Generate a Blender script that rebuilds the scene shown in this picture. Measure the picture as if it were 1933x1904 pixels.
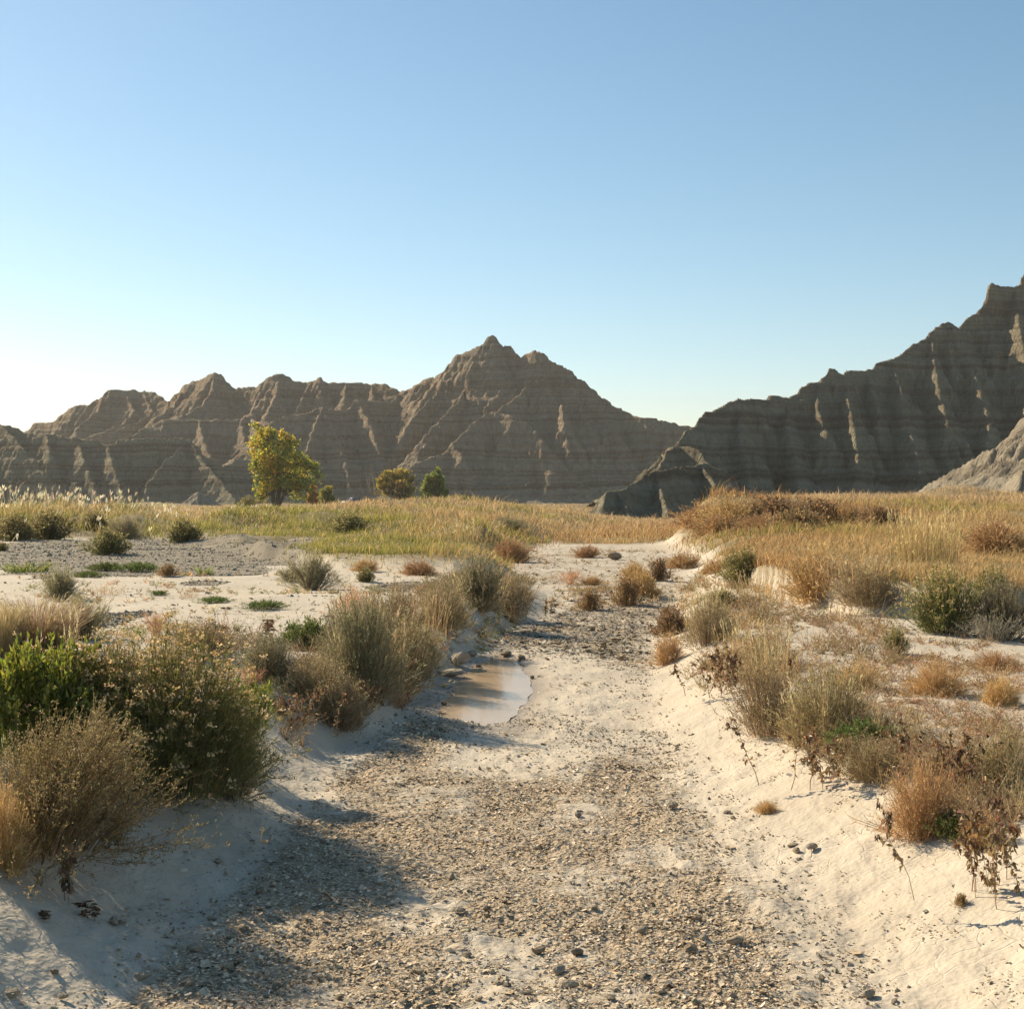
import bpy, math, random
import numpy as np
from mathutils import Vector

R = math.radians
for o in list(bpy.data.objects):
    bpy.data.objects.remove(o)
scn = bpy.context.scene
COL = scn.collection
rng = np.random.default_rng(11)
random.seed(5)

# ------------------------------------------------------------------ camera
F = 2740.0            # focal length in pixels of a 1933 px wide picture
CX, HZ = 966.5, 932.0  # principal column, row of the horizon
EYE = 1.6
cam = bpy.data.cameras.new('camera')
cam.sensor_width = 36.0
cam.lens = F / 1933.0 * 36.0
cam.clip_start, cam.clip_end = 0.1, 6000
cam_o = bpy.data.objects.new('camera', cam)
cam_o.location = (0, 0, EYE)
cam_o.rotation_euler = (R(90) - math.atan((952 - HZ) / F), 0, 0)
COL.objects.link(cam_o)
scn.camera = cam_o

# ------------------------------------------------------------------ light
SUN_AZ, SUN_EL = 47.0, 31.0        # degrees to the left of the view, above the horizon
w = bpy.data.worlds.new('World'); scn.world = w; w.use_nodes = True
nt = w.node_tree; nt.nodes.clear()
wo = nt.nodes.new('ShaderNodeOutputWorld'); bg = nt.nodes.new('ShaderNodeBackground')
sky = nt.nodes.new('ShaderNodeTexSky'); sky.sky_type = 'NISHITA'; sky.sun_disc = False
sky.sun_elevation = R(SUN_EL); sky.sun_rotation = R(-SUN_AZ)
sky.altitude = 900; sky.air_density = 1.0; sky.dust_density = 0.6; sky.ozone_density = 1.3
bg.inputs['Strength'].default_value = 0.09
hsv = nt.nodes.new('ShaderNodeHueSaturation'); hsv.inputs['Saturation'].default_value = 1.1; hsv.inputs['Hue'].default_value = 0.485
tint = nt.nodes.new('ShaderNodeMixRGB'); tint.blend_type = 'MULTIPLY'; tint.inputs[0].default_value = 1.0
tint.inputs[2].default_value = (0.98, 0.955, 0.945, 1)      # the film's slightly cyan rendering of the clear sky
nt.links.new(sky.outputs[0], hsv.inputs['Color']); nt.links.new(hsv.outputs[0], tint.inputs[1]); nt.links.new(tint.outputs[0], bg.inputs[0]); nt.links.new(bg.outputs[0], wo.inputs[0])
sl = bpy.data.lights.new('sun', 'SUN'); sl.energy = 5.0; sl.angle = R(0.53); sl.color = (1.0, 0.85, 0.62)
so = bpy.data.objects.new('sun', sl); COL.objects.link(so)
sdir = Vector((-math.sin(R(SUN_AZ)) * math.cos(R(SUN_EL)), math.cos(R(SUN_AZ)) * math.cos(R(SUN_EL)), math.sin(R(SUN_EL))))
so.rotation_euler = sdir.to_track_quat('Z', 'Y').to_euler()
so.location = sdir * 60
scn.view_settings.view_transform = 'Standard'; scn.view_settings.look = 'None'
scn.view_settings.exposure = 0.58; scn.view_settings.gamma = 1.0
scn.render.engine = 'CYCLES'
scn.cycles.max_bounces = 6; scn.cycles.diffuse_bounces = 3; scn.cycles.transmission_bounces = 4
scn.cycles.transparent_max_bounces = 4; scn.cycles.use_denoising = True; scn.cycles.volume_bounces = 0; scn.cycles.denoising_prefilter = 'ACCURATE'; scn.cycles.denoising_input_passes = 'RGB_ALBEDO_NORMAL'; scn.cycles.use_adaptive_sampling = True; scn.cycles.adaptive_threshold = 0.02
scn.cycles.caustics_reflective = False; scn.cycles.caustics_refractive = False

# ------------------------------------------------------------------ noise
def _h(ix, iy, seed):
    n = (ix.astype(np.int64) * 374761393 + iy.astype(np.int64) * 668265263 + seed * 1274126177) & 0xffffffff
    n = ((n ^ (n >> 13)) * 1274126177) & 0xffffffff
    n = ((n ^ (n >> 15)) * 2246822519) & 0xffffffff
    return ((n ^ (n >> 16)) & 0xffffff) / float(0x1000000)
def vn(x, y, seed=0):
    x = np.asarray(x, float); y = np.asarray(y, float)
    ix, iy = np.floor(x), np.floor(y); fx, fy = x - ix, y - iy
    fx = fx * fx * fx * (fx * (fx * 6 - 15) + 10); fy = fy * fy * fy * (fy * (fy * 6 - 15) + 10)
    a, b, c, d = _h(ix, iy, seed), _h(ix + 1, iy, seed), _h(ix, iy + 1, seed), _h(ix + 1, iy + 1, seed)
    return (a + (b - a) * fx) * (1 - fy) + (c + (d - c) * fx) * fy
def fbm(x, y, octv=4, seed=0, gain=0.5):
    s, a, t = 0.0, 1.0, 0.0
    ca, sa = 0.8, 0.6
    for i in range(octv):
        s = s + a * vn(x, y, seed + i * 17); t += a; a *= gain
        x, y = (x * ca - y * sa) * 2.03 + 11.3, (x * sa + y * ca) * 2.03 + 4.7
    return s / t
def ridg(x, y, octv=3, seed=0):
    s, a, t = 0.0, 1.0, 0.0
    for i in range(octv):
        s = s + a * (1 - np.abs(2 * vn(x, y, seed + i * 13) - 1)); t += a; a *= 0.5
        x, y = x * 2.1 + 3.1, y * 2.1 + 7.7
    return s / t
def ss(t):
    t = np.clip(t, 0, 1); return t * t * (3 - 2 * t)
def ip(y, *pts):
    return np.interp(y, [p[0] for p in pts], [p[1] for p in pts])

# ------------------------------------------------------------------ node helpers
class NT:
    def __init__(s, name, rough=0.9):
        s.m = bpy.data.materials.new(name); s.m.use_nodes = True
        s.t = s.m.node_tree; s.t.nodes.clear()
        s.out = s.n('OutputMaterial')
    def n(s, ty, **kw):
        nd = s.t.nodes.new('ShaderNode' + ty)
        for k, v in kw.items():
            if hasattr(nd, k): setattr(nd, k, v)
            else: nd.inputs[k.replace('_', ' ')].default_value = v
        return nd
    def l(s, a, b): s.t.links.new(a, b)
    def ramp(s, fac, stops, interp='LINEAR'):
        r = s.n('ValToRGB'); r.color_ramp.interpolation = interp
        e = r.color_ramp.elements
        while len(e) < len(stops): e.new(0.5)
        for i, (p, c) in enumerate(stops):
            e[i].position = p; e[i].color = tuple(c) + (1,) if len(c) == 3 else c
        s.l(fac, r.inputs[0]); return r.outputs[0]
    def mix(s, fac, a, b, mode='MIX'):
        m = s.n('MixRGB'); m.blend_type = mode
        for i, v in enumerate((fac, a, b)):
            if isinstance(v, (int, float)): m.inputs[i].default_value = v if i == 0 else (v, v, v, 1)
            elif isinstance(v, tuple): m.inputs[i].default_value = v + (1,) if len(v) == 3 else v
            else: s.l(v, m.inputs[i])
        return m.outputs[0]
    def math(s, op, a, b=None, c=None, clamp=False):
        m = s.n('Math'); m.operation = op; m.use_clamp = clamp
        for i, v in enumerate((a, b, c)):
            if v is None: continue
            if isinstance(v, (int, float)): m.inputs[i].default_value = v
            else: s.l(v, m.inputs[i])
        return m.outputs[0]
    def pos(s): return s.n('NewGeometry').outputs['Position']
    def noise(s, scale, detail=4, rough=0.55, vec=None, dist=0.0):
        n = s.n('TexNoise'); n.inputs['Scale'].default_value = scale; n.inputs['Detail'].default_value = detail
        n.inputs['Roughness'].default_value = rough; n.inputs['Distortion'].default_value = dist
        if vec is not None: s.l(vec, n.inputs['Vector'])
        return n.outputs['Fac']
    def scaled(s, vec, sc):
        m = s.n('VectorMath'); m.operation = 'MULTIPLY'; s.l(vec, m.inputs[0]); m.inputs[1].default_value = sc
        return m.outputs[0]
    def bump(s, h, strength, dist, normal=None):
        b = s.n('Bump'); b.inputs['Strength'].default_value = strength; b.inputs['Distance'].default_value = dist
        s.l(h, b.inputs['Height'])
        if normal is not None: s.l(normal, b.inputs['Normal'])
        return b.outputs['Normal']
    def surf(s, color, rough=0.9, spec=0.2, normal=None):
        p = s.n('BsdfPrincipled')
        for k, v in (('Base Color', color), ('Roughness', rough), ('Specular IOR Level', spec)):
            if isinstance(v, (int, float)): p.inputs[k].default_value = v
            elif isinstance(v, tuple): p.inputs[k].default_value = v + (1,)
            else: s.l(v, p.inputs[k])
        if normal is not None: s.l(normal, p.inputs['Normal'])
        s.l(p.outputs[0], s.out.inputs[0]); return p

# ------------------------------------------------------------------ mesh helpers
def mesh_np(name, V, faces, mat=None, cols=None, smooth=False, extra=None):
    """faces: (n,3) or (n,4) int array, or a list of such arrays"""
    V = np.asarray(V, np.float32)
    fl = faces if isinstance(faces, list) else [faces]
    fl = [np.asarray(f, np.int32) for f in fl if len(f)]
    me = bpy.data.meshes.new(name)
    me.vertices.add(len(V)); me.vertices.foreach_set('co', V.ravel())
    nl = sum(f.size for f in fl); npoly = sum(len(f) for f in fl)
    me.loops.add(nl); me.loops.foreach_set('vertex_index', np.concatenate([f.ravel() for f in fl]))
    me.polygons.add(npoly)
    cnt = np.concatenate([np.full(len(f), f.shape[1]) for f in fl])
    st = np.concatenate([[0], np.cumsum(cnt)[:-1]]).astype(np.int32)
    me.polygons.foreach_set('loop_start', st)
    me.polygons.foreach_set('use_smooth', np.full(npoly, smooth))
    me.update(calc_edges=True)
    for nm, c in ([('col', cols)] if cols is not None else []) + (extra or []):
        a = me.attributes.new(nm, 'FLOAT_COLOR', 'POINT')
        c = np.asarray(c, np.float32)
        if c.shape[1] == 3: c = np.concatenate([c, np.ones((len(c), 1), np.float32)], 1)
        a.data.foreach_set('color', c.ravel())
    if mat: me.materials.append(mat)
    return me
def link(name, me, parent=None, kind=None, label=None, cat=None, group=None):
    o = bpy.data.objects.new(name, me); COL.objects.link(o)
    if parent: o.parent = parent
    tag(o, kind, label, cat, group)
    return o
def tag(o, kind=None, label=None, cat=None, group=None):
    if kind: o['kind'] = kind
    if label: o['label'] = label
    if cat: o['category'] = cat
    if group: o['group'] = group
    return o
def grid_faces(nr, nc):
    i = np.arange(nr * nc).reshape(nr, nc)
    return np.stack([i[:-1, :-1], i[:-1, 1:], i[1:, 1:], i[1:, :-1]], -1).reshape(-1, 4)

# ------------------------------------------------------------------ ground height
def xL(y): return ip(y, (-5, -1.6), (3, -1.4), (4.5, -1.26), (6.2, -1.10), (8, -1.01), (9.8, -.81), (12.25, -.55), (14.5, -.36),
                     (17, -.02), (18.5, .35), (20, .7), (22.5, .9), (26, .42), (32, .0), (40, .35), (48, 1.5), (60, 3), (80, 5.5), (110, 9), (150, 14), (400, 40))
def xR(y): return ip(y, (-5, 1.2), (3, 1.05), (4.5, .98), (6.1, .97), (8, .92), (10.5, .87), (12, 1.0), (13.8, 1.25), (16.4, 1.6), (18.5, 1.9), (20.1, 2.2),
                     (26, 3.1), (32, 3.8), (40, 4.3), (48, 4.6), (60, 6.2), (80, 9), (110, 14), (150, 21), (400, 60))
def zB(y): return ip(y, (0, 0), (40, -.02), (60, -.1), (80, -.3), (150, -1.1), (300, -1.6), (2000, -4))
def TL(x): return ip(x, (-60, 44), (-15, 43), (-11.8, 45), (-7.6, 36), (-4.9, 30), (-3.2, 27), (-1, 24.6), (0.1, 25.2), (2, 30))
def TR(x): return ip(x, (2, 30), (3.4, 19), (3.8, 15.6), (4.9, 14), (8, 12.5), (20, 10))
PUD = np.array([(846, 1345), (832, 1335), (850, 1312), (862, 1290), (880, 1268), (905, 1248), (945, 1236), (970, 1240), (985, 1262), (1002, 1290),
                (995, 1310), (975, 1330), (960, 1352), (910, 1360)], float)
PUDW = np.stack([(PUD[:, 0] - CX) / F * EYE * F / (PUD[:, 1] - HZ), EYE * F / (PUD[:, 1] - HZ)], 1)
def pud_d(x, y):
    c = PUDW.mean(0)
    d = np.full(np.shape(x), 1e9); ins = np.zeros(np.shape(x), bool); n = len(PUDW)
    for i in range(n):
        a, b = PUDW[i], PUDW[(i + 1) % n]
        ex, ey = b - a
        t = np.clip(((x - a[0]) * ex + (y - a[1]) * ey) / (ex * ex + ey * ey), 0, 1)
        d = np.minimum(d, np.hypot(x - a[0] - t * ex, y - a[1] - t * ey))
        cr = ((a[1] > y) != (b[1] > y)) & (x < (b[0] - a[0]) * (y - a[1]) / (b[1] - a[1] + 1e-12) + a[0])
        ins ^= cr
    return np.where(ins, -d, d)
PUDZ = -0.035
def G(x, y):
    x = np.asarray(x, float); y = np.asarray(y, float)
    wob = (fbm(x * .9, y * .9, 3, 3) - .5)
    wn = np.clip(y / 12, .5, 3)
    xl, xr = xL(y) + wob * .35 * wn ** .5, xR(y) + (fbm(x * .9 + 9, y * .9, 3, 31) - .5) * .35 * wn ** .5
    zl = ip(y, (0, .5), (7, .45), (9, .36), (12, .28), (17, .34), (20, .3), (24, .25), (60, .2), (150, .6))
    wl = ip(y, (0, 1.5), (7, 1.15), (9, .8), (11, .5), (15, .5), (20, .9), (30, 1.5), (60, 4), (150, 15))
    zr = ip(y, (0, .36), (6, .34), (12, .3), (20, .3), (30, .3), (60, .4), (150, .9))
    wr = ip(y, (0, 1.7), (5, 1.4), (8, 1.2), (12, 1.1), (20, .9), (30, .9), (60, 3), (150, 12))
    sL, sR = ss((xl - x) / wl), ss((x - xr) / wr)
    z = zB(y) + zl * sL + zr * sR
    # broad undulation of the sand flats
    z = z + (sL + sR) * ((fbm(x * .35, y * .35, 3, 5) - .5) * .12 + (fbm(x * 1.3, y * 1.3, 2, 8) - .5) * .05)
    # low sand drift left of the wash
    z = z + .17 * np.exp(-((x + 1.95) / .55) ** 2 - ((y - 10.6) / .7) ** 2) + .12 * np.exp(-((x - 1.55) / .9) ** 2 - ((y - 22.6) / 1.0) ** 2)
    # left terrace
    tl = TL(x) + (fbm(x * .5, y * .5, 3, 21) - .5) * 3.0
    wid = ip(x, (-14, 7), (-8, 5), (-5.5, 1.2), (0, .9))
    mL = ss((y - tl) / wid) * ss((xl - .05 - x) / (.5 + .02 * y))
    zpl = ip(y, (20, .42), (40, .5), (60, .4), (100, .05), (150, -.32), (180, -.48), (250, -.85), (300, -1.2), (450, -1.6), (2000, -4))
    z = z + mL * (zpl - zB(y) - zl * .9 + (fbm(x * .16, y * .16, 3, 41) - .5) * .22)
    z = z + mL * (1.05 * np.exp(-((x + 5.5) / 7.5) ** 2 - ((y - 100) / 26) ** 2) + .42 * np.exp(-((x + 21) / 6.5) ** 2 - ((y - 58) / 12) ** 2))
    hum = (fbm(x * .3, y * .2, 3, 47) - .5) * 1.15 * ss((y - 25) / 12) * np.clip(1.7 - y / 90, .25, 1)
    z = z + mL * hum
    # cut bank behind the terrace
    z = z - mL * .55 * np.exp(-((x - .3) / 1.5) ** 2 - ((y - 49) / 2.2) ** 2)
    z = z + 1.0 * np.exp(-((x + 81) / 9) ** 4 - ((y - 334) / 4) ** 2) + .7 * np.exp(-((x + 50) / 14) ** 4 - ((y - 345) / 4) ** 2)
    # right terrace
    tr = TR(x) + (fbm(x * .8, y * .8, 3, 23) - .5) * 1.4
    mR = ss((y - tr) / .5) * ss((x - xr - .35) / (.8 + .02 * y))
    zpr = ip(y, (10, .58), (20, .6), (30, .6), (45, .66), (60, .88), (100, 1.12), (150, 1.22), (220, 1.0), (300, 0), (450, -1), (2000, -4))
    z = z + mR * (zpr - zB(y) - zr * .9 + (fbm(x * .2, y * .2, 3, 43) - .5) * .16)
    z = z + mR * hum * .8 * ss((y - 14) / 10)
    z = z + mR * .68 * np.exp(-((x - 8.9) / 3.7) ** 4 - ((y - 47.5) / 3.6) ** 2)
    z = z + mR * 1.0 * np.exp(-((x - 36) / 3.2) ** 2 - ((y - 116) / 5) ** 2)
    # wash bed relief
    near = np.clip(1 - y / 45, 0, 1)
    bed = (1 - sL) * (1 - sR)
    z = z + bed * near * ((fbm(x * 2.2, y * 1.6, 3, 51) - .5) * .07 + (fbm(x * 9, y * 7, 3, 53) - .5) * .035)
    # puddle basin and the smooth mud in front of it
    d = pud_d(x, y)
    pm = ss(1 - d / .35)
    z = z * (1 - pm) + pm * (PUDZ + np.where(d < 0, np.maximum(d, -.3) * .25, d * .13))
    return z
def bedmask(x, y):
    xl, xr = xL(y), xR(y)
    return ss((x - xl + .2) / .42) * ss((xr + .3 - x) / .65)
def at(u, v, zoff=0.0, ymin=3.0, ymax=700.0):
    """ground point seen at column u, row v of the 1933 x 1904 view"""
    ys = np.concatenate([np.arange(ymin, 60, .02), np.arange(60, ymax, .2)])
    xs = (u - CX) / F * ys; zs = EYE + (HZ - v) / F * ys
    g = G(xs, ys) + zoff
    k = np.nonzero(zs <= g)[0]
    i = k[0] if len(k) else len(ys) - 1
    return float(xs[i]), float(ys[i]), float(g[i])
def up(u, v, D):
    return ((u - CX) / F * D, D, EYE + (HZ - v) / F * D)
# ------------------------------------------------------------------ ground material
def ground_material():
    t = NT('sand_and_soil')
    P = t.pos()
    at_ = t.n('Attribute'); at_.attribute_name = 'mask'
    sep = t.n('SeparateColor'); t.l(at_.outputs['Color'], sep.inputs[0])
    chips, soil, grav = sep.outputs[0], sep.outputs[1], sep.outputs[2]
    wet = at_.outputs['Alpha']
    n1 = t.noise(.7, 5, .6, P); n2 = t.noise(9, 5, .6, P); n3 = t.noise(60, 3, .6, P)
    sand = t.ramp(n1, [(.3, (.50, .425, .325)), (.7, (.60, .525, .415))])
    sand = t.mix(t.ramp(n2, [(.45, (0, 0, 0)), (.75, (.5, .5, .5))]), sand, (.43, .35, .26))
    vo = t.n('TexVoronoi'); vo.feature = 'F1'; vo.inputs['Scale'].default_value = 42; t.l(P, vo.inputs['Vector'])
    chipc = t.mix(vo.outputs['Color'], (.42, .325, .215), (.56, .46, .335))
    chipc = t.mix(t.ramp(n3, [(.4, (0, 0, 0)), (.65, (1, 1, 1))]), chipc, (.31, .23, .15))
    cn = t.noise(11, 5, .7, t.scaled(P, (.8, 1.0, 1)), .5)
    cf = t.math('ADD', t.math('MULTIPLY', chips, .95), t.math('MULTIPLY', t.math('SUBTRACT', cn, .62), 1.5))
    cf = t.ramp(cf, [(.22, (0, 0, 0)), (.52, (1, 1, 1))])
    c = t.mix(cf, sand, chipc)
    so_n = t.noise(2.3, 5, .65, P)
    soilc = t.ramp(so_n, [(.3, (.13, .105, .05)), (.55, (.26, .195, .095)), (.8, (.36, .275, .15))])
    c = t.mix(soil, c, soilc)
    gc = t.mix(t.ramp(n3, [(.35, (0, 0, 0)), (.7, (1, 1, 1))]), (.21, .175, .125), (.40, .34, .255))
    gf = t.ramp(t.math('ADD', grav, t.math('MULTIPLY', t.math('SUBTRACT', cn, .5), .9)), [(.4, (0, 0, 0)), (.6, (1, 1, 1))])
    c = t.mix(gf, c, gc)
    c = t.mix(wet, c, t.mix(.62, c, (.20, .14, .09)))
    rough = t.math('SUBTRACT', .95, t.math('MULTIPLY', wet, .55))
    # relief: ripples and crust on the sand, chips in the bed, grit on the slope
    rip = t.noise(14, 2, .5, t.scaled(P, (1, .4, 1)), 1.2)
    h = t.math('ADD', t.math('MULTIPLY', rip, .5), t.math('MULTIPLY', n2, .9))
    hb = t.math('MULTIPLY', t.math('ADD', t.math('MULTIPLY', vo.outputs['Distance'], 1.2), n3), t.math('ADD', t.math('MULTIPLY', t.math('ADD', cf, gf), 1.3), .22))
    cr = t.n('TexVoronoi'); cr.feature = 'DISTANCE_TO_EDGE'; cr.inputs['Scale'].default_value = 7.0
    wv = t.n('VectorMath'); wv.operation = 'ADD'; t.l(P, wv.inputs[0]); nz = t.n('TexNoise'); nz.inputs['Scale'].default_value = 4.0; t.l(P, nz.inputs['Vector'])
    sc_ = t.n('VectorMath'); sc_.operation = 'SCALE'; sc_.inputs['Scale'].default_value = .25; t.l(nz.outputs['Color'], sc_.inputs[0]); t.l(sc_.outputs[0], wv.inputs[1]); t.l(wv.outputs[0], cr.inputs['Vector'])
    crk = t.math('MULTIPLY', t.ramp(cr.outputs['Distance'], [(0, (0, 0, 0)), (.035, (1, 1, 1))]), t.math('MULTIPLY', t.ramp(n1, [(.48, (0, 0, 0)), (.6, (1, 1, 1))]), .35))
    b = t.bump(t.math('ADD', t.math('ADD', h, hb), crk), .6, .018)
    t.surf(c, rough, .25, b)
    return t.m
M_GROUND = ground_material()

# ------------------------------------------------------------------ ground sheet
GRAVEL = [  # view-space outlines (u, v, radius u, radius v) of the grey gravel slopes
    (120, 1040, 240, 26), (330, 1055, 220, 24), (440, 1082, 70, 12), (205, 1168, 70, 14), (390, 1100, 40, 6), (760, 1105, 60, 8)]
def ground_masks(x, y, z):
    yy = np.maximum(y, .5)
    chips = bedmask(x, y)
    n = fbm(x * 1.1, y * .8, 4, 77)
    # smooth pale mud tongue below the puddle, washed sand right of it
    for (cx_, cy_, rx, ry) in ((.0, 9.2, .42, .95), (.62, 11.8, .42, 2.6), (.0, 12.5, .55, 2.2), (-.25, 6.0, .5, .5), (.1, 5.0, .5, .35)):
        k = .92 if cy_ > 7 else .2
        chips = chips * (1 - k * ss(1.6 - np.hypot((x - cx_) / rx, (y - cy_) / ry)))
    chips = chips * ip(y, (4, 1.0), (17, .9), (22, .75), (26, .6), (45, .45), (60, .3))
    chips = chips * np.clip(.82 + (fbm(x * 3.2, y * 2.0, 4, 79) - .5) * 1.2 + (n - .5) * .4, 0, 1)
    # edges: chips spill up the bank in patches
    grassL = ss((y - TL(x) - (fbm(x * .5, y * .5, 3, 21) - .5) * 3.0 - .1) / 1.0) * ss((xL(y) - .1 - x) / .5)
    grassR = ss((y - TR(x) - (fbm(x * .8, y * .8, 3, 23) - .5) * 1.4 - .1) / .6) * ss((x - xR(y) - .4) / .7)
    far = ss((y - 46 - (fbm(x * .4, y * .2, 2, 61) - .5) * 16) / 7)
    soil = np.clip(np.maximum(np.maximum(grassL, grassR), far), 0, 1)
    rag = fbm(x * 1.3, y * .9, 4, 121)
    soil = np.clip(soil * 1.35 - .35 + (rag - .5) * 1.5 * (1 - np.abs(2 * soil - 1)), 0, 1)
    gr = np.zeros_like(x)
    u = CX + F * x / yy; v = HZ - F * (z - EYE) / yy
    for (gu, gv, ru, rv) in GRAVEL:
        p = at(gu, gv); p2 = at(gu + ru, gv); p3 = at(gu, gv - rv)
        rx = max(abs(p2[0] - p[0]), .2); ry = max(abs(p3[1] - p[1]), .2)
        q = np.hypot((x - p[0]) / rx, (y - p[1]) / ry) + (n - .5) * .8
        gr = np.maximum(gr, ss((1.25 - q) / .5))
    soil = soil * (1 - gr)
    d = pud_d(x, y)
    wet = np.clip(ss(1 - d / .3), 0, 1)
    wet = np.maximum(wet, .6 * ss(1.4 - np.hypot((x + .08) / .4, (y - 10.1) / .55)))
    wet = np.maximum(wet, .75 * ss(1.3 - np.hypot((x - 1.75) / .75, (y - 19.6) / .45)))
    return np.stack([chips, soil, gr, wet], 1)

th = np.concatenate([np.linspace(-180, -60, 26)[:-1], np.linspace(-60, -23, 40)[:-1], np.linspace(-23, 23, 640), np.linspace(23, 60, 40)[1:], np.linspace(60, 180, 26)[1:]])
rs = [0.4, .8, 1.2, 1.6, 2.0, 2.4, 2.8, 3.1, 3.4]
while rs[-1] < 2600:
    r = rs[-1]; rs.append(r + min(r * .0165, max(.012, r * r / 2320 * 1.5)))
rs = np.array(rs)
TT, RR = np.meshgrid(np.radians(th), rs)
gx, gy = RR * np.sin(TT), RR * np.cos(TT)
gz = G(gx, gy)
gm = ground_masks(gx.ravel(), gy.ravel(), gz.ravel())
# fine relief where the pieces can be told apart
nearw = np.clip(1.2 - RR / 16, 0, 1)
gz = gz + nearw * gm[:, 0].reshape(gz.shape) * ((fbm(gx * 22, gy * 22, 3, 91) - .5) * .03)
gz = gz + nearw * (1 - gm[:, 0].reshape(gz.shape)) * ((ridg(gx * 4 + .8 * fbm(gx * 2, gy * 2, 2, 5), gy * 2.0, 2, 93) - .5) * .010 + (np.clip(ridg(gx * 9 + 3.0 * fbm(gx * 1.3, gy * .9, 2, 15), gy * 1.1, 1, 95) - .62, 0, 1) ** 1.2) * .024 * np.clip((fbm(gx * .8, gy * .6, 2, 97) - .4) * 4, 0, 1))
me = mesh_np('ground', np.stack([gx.ravel(), gy.ravel(), gz.ravel()], 1), grid_faces(len(rs), len(th))[:, ::-1], M_GROUND, smooth=True, extra=[('mask', gm)])
link('ground', me, kind='structure')

# ------------------------------------------------------------------ eroded mountains
def erode(h, n, batches, steps=45, seed=1, cap=2.0, inertia=.08, er=.12, dep=.12, evap=.03, lim=.05):
    g = np.random.default_rng(seed); H, W = h.shape
    for b in range(batches):
        px = g.uniform(1, W - 3, n); py = g.uniform(1, H - 3, n)
        dx = np.zeros(n); dy = np.zeros(n); sp = np.ones(n); wa = np.ones(n); se = np.zeros(n); al = np.ones(n, bool)
        for s in range(steps):
            ix = px.astype(int); iy = py.astype(int); fx = px - ix; fy = py - iy
            h00 = h[iy, ix]; h10 = h[iy, ix + 1]; h01 = h[iy + 1, ix]; h11 = h[iy + 1, ix + 1]
            gx_ = (h10 - h00) * (1 - fy) + (h11 - h01) * fy; gy_ = (h01 - h00) * (1 - fx) + (h11 - h10) * fx
            h0 = h00 * (1 - fx) * (1 - fy) + h10 * fx * (1 - fy) + h01 * (1 - fx) * fy + h11 * fx * fy
            dx = dx * inertia - gx_ * (1 - inertia); dy = dy * inertia - gy_ * (1 - inertia)
            ln = np.hypot(dx, dy) + 1e-9; dx /= ln; dy /= ln
            nx = np.clip(px + dx, 1, W - 3.01); ny = np.clip(py + dy, 1, H - 3.01)
            jx = nx.astype(int); jy = ny.astype(int); kx = nx - jx; ky = ny - jy
            h1 = h[jy, jx] * (1 - kx) * (1 - ky) + h[jy, jx + 1] * kx * (1 - ky) + h[jy + 1, jx] * (1 - kx) * ky + h[jy + 1, jx + 1] * kx * ky
            dh = h1 - h0
            c = np.maximum(-dh, .01) * sp * wa * cap
            upm = dh > 0
            dp = np.where(upm, np.minimum(dh, se), np.where(se > c, (se - c) * dep, 0))
            ero = np.where(~upm & (se <= c), np.minimum((c - se) * er, -dh), 0)
            am = (dp - ero) * al
            se = se + (ero - dp) * al
            dl = np.zeros(H * W)
            for ox, oy, wgt in ((0, 0, (1 - fx) * (1 - fy)), (1, 0, fx * (1 - fy)), (0, 1, (1 - fx) * fy), (1, 1, fx * fy)):
                dl += np.bincount((iy + oy) * W + ix + ox, am * wgt, H * W)
            h += np.clip(dl, -lim, lim).reshape(H, W)
            sp = np.sqrt(np.maximum(sp * sp - dh * .6, .02)); sp = np.minimum(sp, 4)
            wa *= 1 - evap
            px, py = nx, ny
    return h
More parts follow.
